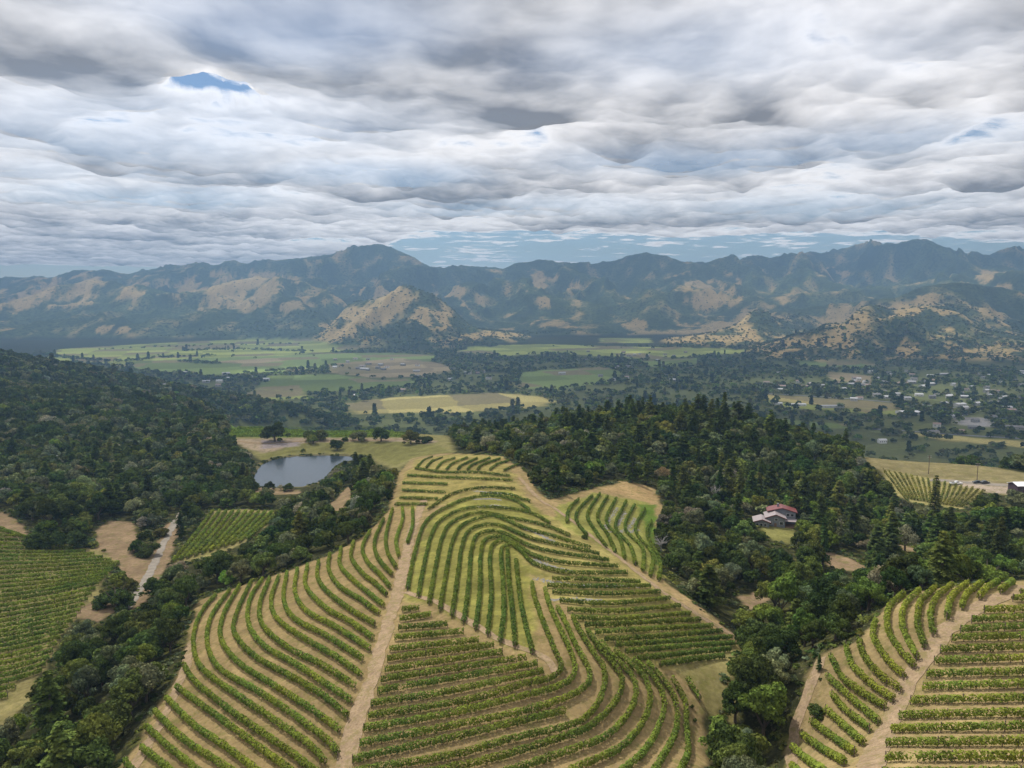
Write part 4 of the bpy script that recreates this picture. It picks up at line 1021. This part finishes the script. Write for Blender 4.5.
# ------------------------------------------------------------------ buildings
def roof_gable(mb, x0, x1, y0, y1, z, rise, over=.5, th_=.18, along='y'):
    """two pitched slabs; ridge along y or x"""
    if along == 'y':
        xm = (x0 + x1) / 2; sl = rise / ((x1 - x0) / 2); d = over * sl
        for s, (a, b) in enumerate((((x0 - over, z - d), (xm, z + rise)), ((xm, z + rise), (x1 + over, z - d)))):
            (xa, za), (xb, zb) = a, b
            mb.hexa([[xa, y0-over, za],[xb, y0-over, zb],[xb, y1+over, zb],[xa, y1+over, za],[xa, y0-over, za+th_],[xb, y0-over, zb+th_],[xb, y1+over, zb+th_],[xa, y1+over, za+th_]])
    else:
        ym = (y0 + y1) / 2; sl = rise / ((y1 - y0) / 2); d = over * sl
        for a, b in (((y0 - over, z - d), (ym, z + rise)), ((ym, z + rise), (y1 + over, z - d))):
            (ya, za), (yb, zb) = a, b
            mb.hexa([[x0-over, ya, za],[x1+over, ya, za],[x1+over, yb, zb],[x0-over, yb, zb],[x0-over, ya, za+th_],[x1+over, ya, za+th_],[x1+over, yb, zb+th_],[x0-over, yb, zb+th_]])
def gable_wall(mb, x0, x1, y0, y1, z, rise):
    mb.box(x0, x1, y0, y1, -2.5, z); xm = (x0 + x1) / 2
    mb.add([[x0,y0,z],[x1,y0,z],[xm,y0,z+rise],[x0,y1,z],[x1,y1,z],[xm,y1,z+rise]], [[0,1,2,2],[3,5,4,4]])
    return mb
q = ground_at(777, 527)[0]
hr_ = empty('hillside_house', q, math.radians(-14), 'grey hillside house with red and pale stepped gable roofs among dark trees', 'house')
hr_.scale = (.95, .95, .74)
w1 = MB(); gable_wall(w1, -9.5, -3.5, -3, 4, 3.6, 1.3); gable_wall(w1, -4.5, 3.2, 0, 8, 5.2, 1.9); gable_wall(w1, -3.2, 8.2, 6.2, 12, 7.0, 2.0); w1.build('wall', M_WALLG, hr_)
def roof_tri(x0, x1, y0, y1, z, rise, m, fas):
    a = MB(); roof_gable(a, x0, x1, y0, y1, z + .02, rise, .7); r_ = a.build('roof', m, hr_)
    f_ = MB(); xm = (x0 + x1) / 2; sl = rise / ((x1 - x0) / 2); d = .72 * sl
    for (xa, za), (xb, zb) in (((x0 - .72, z - d), (xm, z + rise)), ((xm, z + rise), (x1 + .72, z - d))):
        f_.hexa([[xa, y0-.82, za-.18],[xb, y0-.82, zb-.18],[xb, y0-.70, zb-.18],[xa, y0-.70, za-.18],[xa, y0-.82, za+.24],[xb, y0-.82, zb+.24],[xb, y0-.70, zb+.24],[xa, y0-.70, za+.24]])
    f_.build('fascia', fas, r_)
roof_tri(-9.5, -3.5, -3, 4, 3.6, 1.3, M_ROOFG, M_ROOFR); roof_tri(-4.5, 3.2, 0, 8, 5.2, 1.9, M_ROOFG, M_ROOFR); roof_tri(-3.2, 8.2, 6.2, 12, 7.0, 2.0, M_ROOFR, M_ROOFR)
pg = MB(); pg.box(3.4, 8.6, 1.0, 6.0, 3.0, 3.15); p_ = pg.build('porch_roof', M_ROOFG, hr_)
for x_, y_ in ((3.7, 1.3), (8.3, 1.3), (8.3, 5.8)): a = MB(); a.box(x_-.1, x_+.1, y_-.1, y_+.1, -1, 2.99); a.build('porch_post', M_WOOD, hr_)
a = MB(); a.box(3.25, 8.8, .8, 6.15, -2.2, -.05); a.build('deck', M_WOOD, hr_)
for (x0, x1, z0, z1, y) in ((-8.9, -7.9, 1.2, 2.5, -3), (-7.3, -6.3, 1.2, 2.5, -3), (-5.6, -4.6, 1.2, 2.5, -3), (-3.2, -2.2, 1.4, 3.0, 0), (-1.0, .2, 3.6, 4.8, 0), (1.0, 2.4, 1.4, 3.0, 0), (4.4, 5.6, 4.4, 5.8, 6.2), (6.2, 7.4, 4.4, 5.8, 6.2)):
    a = MB(); a.box(x0-.1, x1+.1, y-.06, y+.02, z0-.1, z1+.1); f_ = a.build('window', M_WHITE, hr_); a = MB(); a.box(x0, x1, y-.09, y-.062, z0, z1); a.build('pane', M_GLASS, f_)
a = MB(); a.box(-1.2, -.2, -.07, .02, -.1, 2.1); a.build('door', M_WOOD, hr_)
a = MB(); a.box(.6, 1.4, 9, 9.8, 6.5, 10.4); a.build('chimney', M_WALLG, hr_)

def farm_house(name, px, py, w_, d_, h_, rise, wallc, roofm, label, group, rz=0, along='x', win=3, cat='house', loc=None):
    q = loc if loc is not None else ground_at(px, py)[0]; r_ = empty(name, q, rz, label, cat, group)
    a = MB(); a.box(-w_/2, w_/2, -d_/2, d_/2, -1.5, h_)
    if rise > 0 and along == 'x':
        a.add([[-w_/2,-d_/2,h_],[-w_/2,d_/2,h_],[-w_/2,0,h_+rise],[w_/2,-d_/2,h_],[w_/2,d_/2,h_],[w_/2,0,h_+rise]], [[0,2,1,1],[3,4,5,5]])
    o = a.build('wall', M_OBJ, r_); o.color = (*wallc, 1)
    a = MB()
    if rise > 0: roof_gable(a, -w_/2, w_/2, -d_/2, d_/2, h_ + .02, rise, .5, .2, along)
    else: a.box(-w_/2-.3, w_/2+.3, -d_/2-.3, d_/2+.3, h_ + .01, h_ + .5)
    ro = a.build('roof', M_OBJ, r_); ro.color = (*roofm, 1)
    for k in range(win):
        x = -w_/2 + w_ * (k + .5) / win; a = MB(); a.box(x - .6, x + .6, -d_/2 - .05, -d_/2 + .02, h_ * .35, h_ * .75); a.build('window', M_GLASS, r_)
    return r_
farm_house('cottage', 54, 462, 8, 6, 3.0, 1.3, (.5,.5,.48), (.62,.64,.66), 'small cottage with a pale grey roof among the oaks behind the flat west vineyard', None, .3)
farm_house('barn', 1021, 492, 9, 7, 4.0, 1.2, (.06,.035,.05), (.75,.75,.76), 'dark barn with a white roof beside the gravel road on the brown hill', None, .05, win=2, cat='barn')
farm_house('ridge_house', 556, 431, 7, 6, 3.2, 1.2, (.6,.6,.58), (.6,.62,.64), 'house with a pale roof peeping out of the trees above the hill vineyard', None, -.4)
big = [(908,414,44,30,6,2,(.62,.60,.57),(.72,.72,.74),'largest white-roofed warehouse beside the tall green poplars in the valley','warehouse'),
 (832,407.5,55,16,5,0,(.5,.5,.5),(.36,.36,.38),'long grey flat-roofed building at the foot of the ochre field','warehouse'),
 (797,406,42,12,5,1.5,(.6,.6,.58),(.62,.62,.64),'long pale shed left of the grey flat-roofed building in the valley','shed'),
 (778,404.5,20,10,4,1.5,(.6,.6,.58),(.66,.66,.68),'small pale shed at the left end of the row below the ochre field','shed'),
 (882,443,14,9,6,2,(.75,.75,.74),(.6,.6,.62),'white house alone in the trees beyond the brown hill','house'),
 (358,396.5,22,14,5,2,(.75,.73,.7),(.68,.68,.68),'white farmhouse behind the straw coloured field','house'),
 (228,379,24,14,5,2,(.7,.7,.7),(.66,.68,.7),'pale farmhouse at the left end of the valley tree line','house'),
 (249,378,24,14,5,2,(.8,.78,.75),(.72,.72,.72),'bright white farmhouse right of the pale farmhouse on the valley tree line','house'),
 (62,387,14,9,4,2,(.5,.38,.3),(.42,.30,.26),'brownish house on the far shoulder of the left hillside','house')]
for px_, py_, w_, d_, h_, rs, wc, rc, lb, ct_ in big: farm_house(ct_ if ct_ != 'house' else 'valley_house', px_, py_, w_, d_, h_, rs, wc, rc, lb, None, .08, win=4, cat=ct_)
TOWN = [((850,1024,372,402), 70), ((560,690,352,384), 26), ((330,405,356,372), 16), ((930,1024,396,436), 26), ((150,300,372,392), 8), ((760,860,372,392), 14), ((400,520,356,392), 12), ((0,200,350,352), 0)]
hv = np.random.default_rng(77); placed = []
proto_h = None
for (x0, x1, y0, y1), n_ in TOWN:
    c_ = 0
    while c_ < n_:
        px_, py_ = hv.uniform(x0, x1), hv.uniform(y0, y1); q = ground_at(px_, py_)[0]
        if q[1] > 4300 or q[1] < 1100 or any(math.dist(q[:2], p[:2]) < 26 for p in placed): c_ += .2; continue
        placed.append(q); c_ += 1; big_ = hv.uniform() < .18
        w_ = hv.uniform(13, 20) * (1.6 if big_ else 1); h_ = hv.uniform(5, 7.5); wc = hv.choice([.22, .32, .45, .62]); wc = np.array([wc, wc * .97, wc * .92]); rc = [(.42,.42,.43),(.2,.19,.185),(.32,.23,.19),(.58,.58,.58)][hv.integers(4)]
        sec = 'in the town at the foot of the golden hills' if x0 >= 760 else 'among the trees of the valley floor'
        farm_house('valley_house', 0, 0, w_, w_ * .62, h_, 2.5, tuple(wc), rc, 'small distant house ' + sec, 'houses ' + sec, hv.uniform(-.5, .5), win=2, loc=q)

# ------------------------------------------------------------------ poles and vehicles on the brown hill
def pole(px, py, h_, label):
    q = ground_at(px, py)[0]; r_ = empty('utility_pole', q, 0, label, 'utility pole', 'utility poles on the brown hill')
    a = MB(); a.tube([[0,0,-1],[0,0,h_]], [.22,.14], 8); a.build('pole', M_POST, r_)
    for z in (h_ - .6, h_ - 1.6): a = MB(); a.box(-1.2, 1.2, -.07, .07, z - .08, z + .08); c = a.build('crossarm', M_POST, r_); a = MB(); [a.box(x - .06, x + .06, -.06, .06, z + .081, z + .3) for x in (-1.1, -.5, .5, 1.1)]; a.build('insulators', M_WHITE, c)
pole(928.5, 474, 11, 'taller utility pole left of the white pickup on the brown hill')
pole(977, 480, 9.5, 'shorter utility pole beside the dark parked car on the brown hill')
def vehicle(px, py, L, body, label, cat, pickup=False, rz=0.0, hh=1.0):
    q = ground_at(px, py)[0]; r_ = empty('pickup_truck' if pickup else 'parked_car', q + [0, 0, .1], rz, label, cat)
    mb_ = simple(cat.replace(' ', '_') + '_paint_' + str(px), body, .3, .04, 2)
    def loft(name, secs, m, parent):
        """cross sections along x: (x, half width, z0, z1, top half width)"""
        v = []; f = []
        for x, hw, z0, z1, tw in secs: v += [[x,-hw,z0],[x,hw,z0],[x,hw,(z0+z1)/2],[x,tw,z1],[x,-tw,z1],[x,-hw,(z0+z1)/2]]
        for i in range(len(secs) - 1):
            for j in range(6): f.append([i*6+j, i*6+(j+1) % 6, (i+1)*6+(j+1) % 6, (i+1)*6+j])
        e = (len(secs) - 1) * 6; f += [[0,5,4,3],[0,3,2,1],[e,e+1,e+2,e+3],[e,e+3,e+4,e+5]]
        return mesh_np(name, v, f, m, parent)
    h = L / 2
    if pickup:
        bd = loft('body', [(-h,.9,.5,1.05,.85),(-h+.1,.98,.4,1.15,.93),(-.4,.98,.4,1.18,.93),(h-1.1,.98,.4,1.15,.9),(h-.1,.95,.4,1.0,.85),(h,.85,.5,.9,.75)], mb_, r_)
        loft('cabin', [(-.6,.85,1.16,1.2,.82),(-.45,.85,1.16,1.88,.72),(.9,.85,1.16,1.86,.72),(1.5,.85,1.14,1.18,.8)], mb_, r_)
        loft('window', [(-.35,.88,1.28,1.72,.78),(.85,.88,1.28,1.72,.78)], M_GLASS, r_)
        a = MB(); a.box(-h + .25, -.75, -.75, .75, 1.19, 1.22); a.build('bed', M_DARK, r_)
    else:
        loft('body', [(-h,.85,.45,.85,.8),(-h+.15,.92,.3,.95,.88),(-.2,.93,.28,1.0,.9),(h-.9,.92,.3,.92,.86),(h,.8,.4,.75,.75)], mb_, r_)
        loft('cabin', [(-h+.4,.8,.94,1.0,.78),(-h+1.1,.8,.96,1.48*hh,.66),(.4,.8,.98,1.48*hh,.66),(1.1,.8,.92,.98,.78)], mb_, r_)
        loft('window', [(-h+1.0,.83,1.02,1.36,.74),(.45,.83,1.02,1.36,.74)], M_GLASS, r_)
    for sx in (-h + .85, h - .9):
        for sy in (-.93, .93):
            a = MB(); a.tube([[sx, sy - .11, .34],[sx, sy + .11, .34]], [.36, .36], 14); wv = a.v[0]; a.add([[sx, sy - .12, .34]], np.zeros((0, 4), int)); wh = a.build('wheel', M_TYRE, r_)
            a = MB(); a.tube([[sx, sy + (.05 if sy > 0 else -.125), .34],[sx, sy + (.125 if sy > 0 else -.05), .34]], [.2, .2], 10); a.build('rim', M_WHITE, wh)
    for sy in (-.62, .62): a = MB(); a.box(h - .06, h + .02, sy - .16, sy + .16, .62, .78); a.build('headlight', M_WHITE, r_)
vehicle(956, 484.5, 6.4, (.78, .78, .78), 'white pickup truck parked on the gravel beside the pale vineyard', 'pickup truck', True, .05)
vehicle(977, 483.2, 4.6, (.03, .04, .045), 'dark car parked left of another dark car on the gravel road', 'car', False, 3.1)
vehicle(985, 483.6, 4.8, (.05, .055, .06), 'dark tall-bodied car parked right of the other dark car', 'car', False, 0.1, 1.12)

# ------------------------------------------------------------------ cloud deck: a real sheet of cloud high above the valley
ZC = 1190.0
cth = np.concatenate([np.linspace(-180, -44, 90, endpoint=False), np.linspace(-44, 44, 560, endpoint=False), np.linspace(44, 180, 91)]) * DG
clr = np.linspace(math.log(60), math.log(24000), 430)
CT, CLR = np.meshgrid(cth, clr, indexing='ij'); CR = np.exp(CLR); cx_, cy_ = CR * np.sin(CT), CR * np.cos(CT)
wx = fbm(cx_ / 2600, cy_ / 2600, 3, 101) * 900; wy = fbm(cx_ / 2600, cy_ / 2600, 3, 102) * 900
t1 = fbm((cx_ + wx) / 1500, (cy_ + wy) / 2000, 6, 103, .54); bil = .5 + 1.2 * fbm((cx_ + wy) / 700, (cy_ + wx) / 1200, 4, 107, .5)
thick = .74 + 1.15 * t1 + .45 * (bil - .5)
cpx, cpy = project(cx_, cy_, np.full(cx_.shape, ZC))
front = np.abs(CT) < 50 * DG
light = np.zeros_like(thick)  # openings added in the deck so sun lights chosen ground, nearest ones out of view
for lx, ly, rx_, ry_, am in [(-370,780,780,620,1),(-800,1500,700,700,.8),(-1900,4150,1500,900,.9),(-950,5500,800,500,1),(1400,5000,1300,600,.9),(-3300,6800,1300,800,1),(2300,4400,1000,500,.9),(-700,2540,600,450,.8),(900,2850,900,500,.8),(3000,7400,1500,900,.9),(200,7600,1500,900,.8),(-3300,5500,1200,500,.6)]:
    light = np.maximum(light, am * np.exp(-(((cx_ - lx) / rx_) ** 2 + ((cy_ - ly) / ry_) ** 2) ** 1.3))
light = np.clip(light * (1 + .7 * t1), 0, 1) * np.where(front & (cpy > -60), .8, 1.0)
bwx = 30 * fbm(cx_ / 170, cy_ / 300, 5, 140, .6); bwy = 12 * fbm(cx_ / 170, cy_ / 300, 5, 143, .6)
def blob(px0, py0, rx, ry, amt):
    global thick
    d = ((cpx + bwx - px0) / rx) ** 2 + ((cpy + bwy - py0) / ry) ** 2; thick = thick + np.where(front, amt * np.exp(-d), 0)
for b_ in [(192,77,30,11,-1.0),(218,88,30,11,-1.0),(246,98,30,8,-.7),(640,95,170,42,.20),(820,120,150,26,.30),(60,40,110,45,.28),(520,60,110,45,.16),(930,60,110,40,-.22),(720,25,90,25,-.12),(350,60,80,40,-.10),(140,15,60,25,-.28),(80,205,160,20,.18),(850,205,160,14,-.10),(335,228,90,12,-.34),(230,170,130,20,.12),(980,140,60,14,-.25)]: blob(*b_)
edge_r = np.interp(cpx, [-200, 300, 350, 400, 430, 520, 600, 700, 800, 900, 960, 1024, 1200], [24000, 24000, 17000, 12000, 11000, 10600, 10800, 12000, 11400, 11800, 13600, 14800, 16600])
edge_r = np.where(front, edge_r, 24000)
ez = sstep(.10, -.10, np.log(CR / edge_r) + .22 * t1)
thick = thick - (1 - ez) * 1.25 + (1 - ez) * .55 * np.clip(fbm(cx_ / 3300, cy_ / 1600, 4, 120) + .1, 0, 1)
alpha = sstep(-.10, .26, thick)
dens_c = np.clip(thick, 0, 1.3)
cz_ = ZC - 80 * np.clip(dens_c, 0, 1.2) - 30 * fbm((cx_ + wx) / 520, (cy_ + wy) / 700, 4, 130, .5) + 20
puff = np.abs(fbm((cx_ + .3 * wx) / 620, (cy_ + .3 * wy) / 620, 3, 160, .45)) * 2.6
cz_ -= 44 * sstep(2200, 5000, CR) * (puff - .5) * sstep(.2, .8, dens_c)
thick = thick + .36 * sstep(1500, 4000, CR) * (puff - .40) + .05
cz_ = np.maximum(cz_, 935)
nI, nJ = CR.shape; I, J = np.meshgrid(np.arange(nI - 1), np.arange(nJ - 1), indexing='ij'); b0 = (I * nJ + J).ravel()
fc = np.stack([b0, b0 + 1, b0 + nJ + 1, b0 + nJ], 1)
m, nt, o_ = mat('cloud_vapour'); g = nt.nodes.new('ShaderNodeNewGeometry')
at = node(nt, 'ShaderNodeAttribute', attribute_name='thick'); vs = nt.nodes.new('ShaderNodeVectorMath'); vs.operation = 'MULTIPLY'; vs.inputs[1].default_value = (1, .9, 1.2); nt.links.new(g.outputs['Position'], vs.inputs[0]); fine = noise(nt, vs.outputs[0], .0032, 7, .56)
pf = noise(nt, vs.outputs[0], .0042, 3, .5); pf = math_(nt, 'MULTIPLY', math_(nt, 'ABSOLUTE', math_(nt, 'SUBTRACT', pf, .5)), -.9)
tt = math_(nt, 'ADD', math_(nt, 'ADD', at.outputs['Fac'], math_(nt, 'ADD', pf, .10)), math_(nt, 'MULTIPLY', math_(nt, 'SUBTRACT', fine, .5), 1.25))
al = nt.nodes.new('ShaderNodeMapRange'); al.interpolation_type = 'SMOOTHSTEP'; al.inputs[1].default_value = -.22; al.inputs[2].default_value = .36; al.inputs[4].default_value = CLOUD_ALPHA; nt.links.new(tt, al.inputs[0])
la = node(nt, 'ShaderNodeAttribute', attribute_name='light'); alx = math_(nt, 'MULTIPLY', al.outputs[0], ramp(nt, la.outputs['Fac'], 0, 1, 1, .34))
tr_ = ramp(nt, tt, .0, 1.55, CLOUD_T0, CLOUD_T1); tr_ = math_(nt, 'MULTIPLY', tr_, ramp(nt, la.outputs['Fac'], 0, 1, 1, 1.35))
tl = node(nt, 'ShaderNodeBsdfTranslucent'); df = node(nt, 'ShaderNodeBsdfDiffuse'); df.inputs[0].default_value = (.8, .8, .82, 1)
cc_ = node(nt, 'ShaderNodeCombineColor'); nt.links.new(tr_, cc_.inputs[0]); nt.links.new(math_(nt, 'MULTIPLY', tr_, .965), cc_.inputs[1]); nt.links.new(math_(nt, 'ADD', math_(nt, 'MULTIPLY', tr_, .925), .010), cc_.inputs[2]); nt.links.new(cc_.outputs[0], tl.inputs[0])
nm = node(nt, 'ShaderNodeMix', data_type='VECTOR'); nm.inputs[0].default_value = .68; nt.links.new(g.outputs['Normal'], nm.inputs[4]); nm.inputs[5].default_value = (0, 0, -1)
fl = nt.nodes.new('ShaderNodeVectorMath'); fl.operation = 'NORMALIZE'; nt.links.new(nm.outputs[1], fl.inputs[0]); nt.links.new(fl.outputs[0], tl.inputs['Normal'])
mx2 = node(nt, 'ShaderNodeMixShader', Fac=.15); nt.links.new(tl.outputs[0], mx2.inputs[1]); nt.links.new(df.outputs[0], mx2.inputs[2])
tp = node(nt, 'ShaderNodeBsdfTransparent'); mx1 = node(nt, 'ShaderNodeMixShader'); nt.links.new(alx, mx1.inputs[0]); nt.links.new(tp.outputs[0], mx1.inputs[1]); nt.links.new(mx2.outputs[0], mx1.inputs[2]); nt.links.new(mx1.outputs[0], o_.inputs[0])
cv = np.stack([cx_, cy_, cz_], -1).reshape(-1, 3)
cl_ = mesh_np('clouds', cv, fc, m, extra={'thick': thick.ravel(), 'light': light.ravel()}, smooth=True); tag(cl_, kind='stuff'); cl_['label'] = 'broken grey and white cloud cover over the whole valley'

# ------------------------------------------------------------------ haze
if HAZE > 0:
    a = MB(); a.box(-12800, 12800, -12800, 12800, -8, 925); m, nt, o_ = mat('valley_air')
    v_ = node(nt, 'ShaderNodeVolumePrincipled', Density=HAZE, Anisotropy=.2); v_.inputs['Color'].default_value = (.37, .62, 1.0, 1); nt.links.new(v_.outputs[0], o_.inputs['Volume'])
    o = a.build('haze', m); tag(o, kind='stuff'); o['label'] = 'blue haze of the valley air'

# ------------------------------------------------------------------ light, sky, camera
EL, AZ = 56 * DG, -35 * DG      # the sun stands high, ahead and to the left
sd = np.array([math.sin(AZ) * math.cos(EL), math.cos(AZ) * math.cos(EL), math.sin(EL)])
L = bpy.data.lights.new('sun', 'SUN'); L.energy = SUN; L.angle = 2.5 * DG; L.color = (1, .955, .88)
lo = bpy.data.objects.new('sun', L); COL.objects.link(lo)
from mathutils import Vector
lo.rotation_euler = Vector(-sd).to_track_quat('-Z', 'Y').to_euler()
W_ = bpy.data.worlds.new('World'); S.world = W_; W_.use_nodes = True; nt = W_.node_tree
bg = nt.nodes['Background']; sk = nt.nodes.new('ShaderNodeTexSky'); sk.sky_type = 'NISHITA'; sk.sun_disc = False; sk.sun_elevation = EL; sk.sun_rotation = AZ; sk.altitude = 300; sk.ozone_density = 4.0; sk.dust_density = .2
nt.links.new(sk.outputs[0], bg.inputs[0]); bg.inputs[1].default_value = SKY
cam = bpy.data.cameras.new('camera'); cam.sensor_width = 36; cam.lens = 36 * F / 1024; cam.clip_start = 1; cam.clip_end = 60000
co = bpy.data.objects.new('camera', cam); COL.objects.link(co); co.location = (0, 0, CAMZ); co.rotation_euler = (math.pi / 2 - PITCH, 0, 0); S.camera = co
S.view_settings.view_transform = 'Standard'; S.view_settings.look = 'None'; S.view_settings.exposure = EXPO; S.view_settings.gamma = 1
S.cycles.use_denoising = True; S.cycles.max_bounces = 6; S.cycles.diffuse_bounces = 3; S.cycles.transparent_max_bounces = 8; S.cycles.volume_bounces = 1
S.cycles.use_adaptive_sampling = True
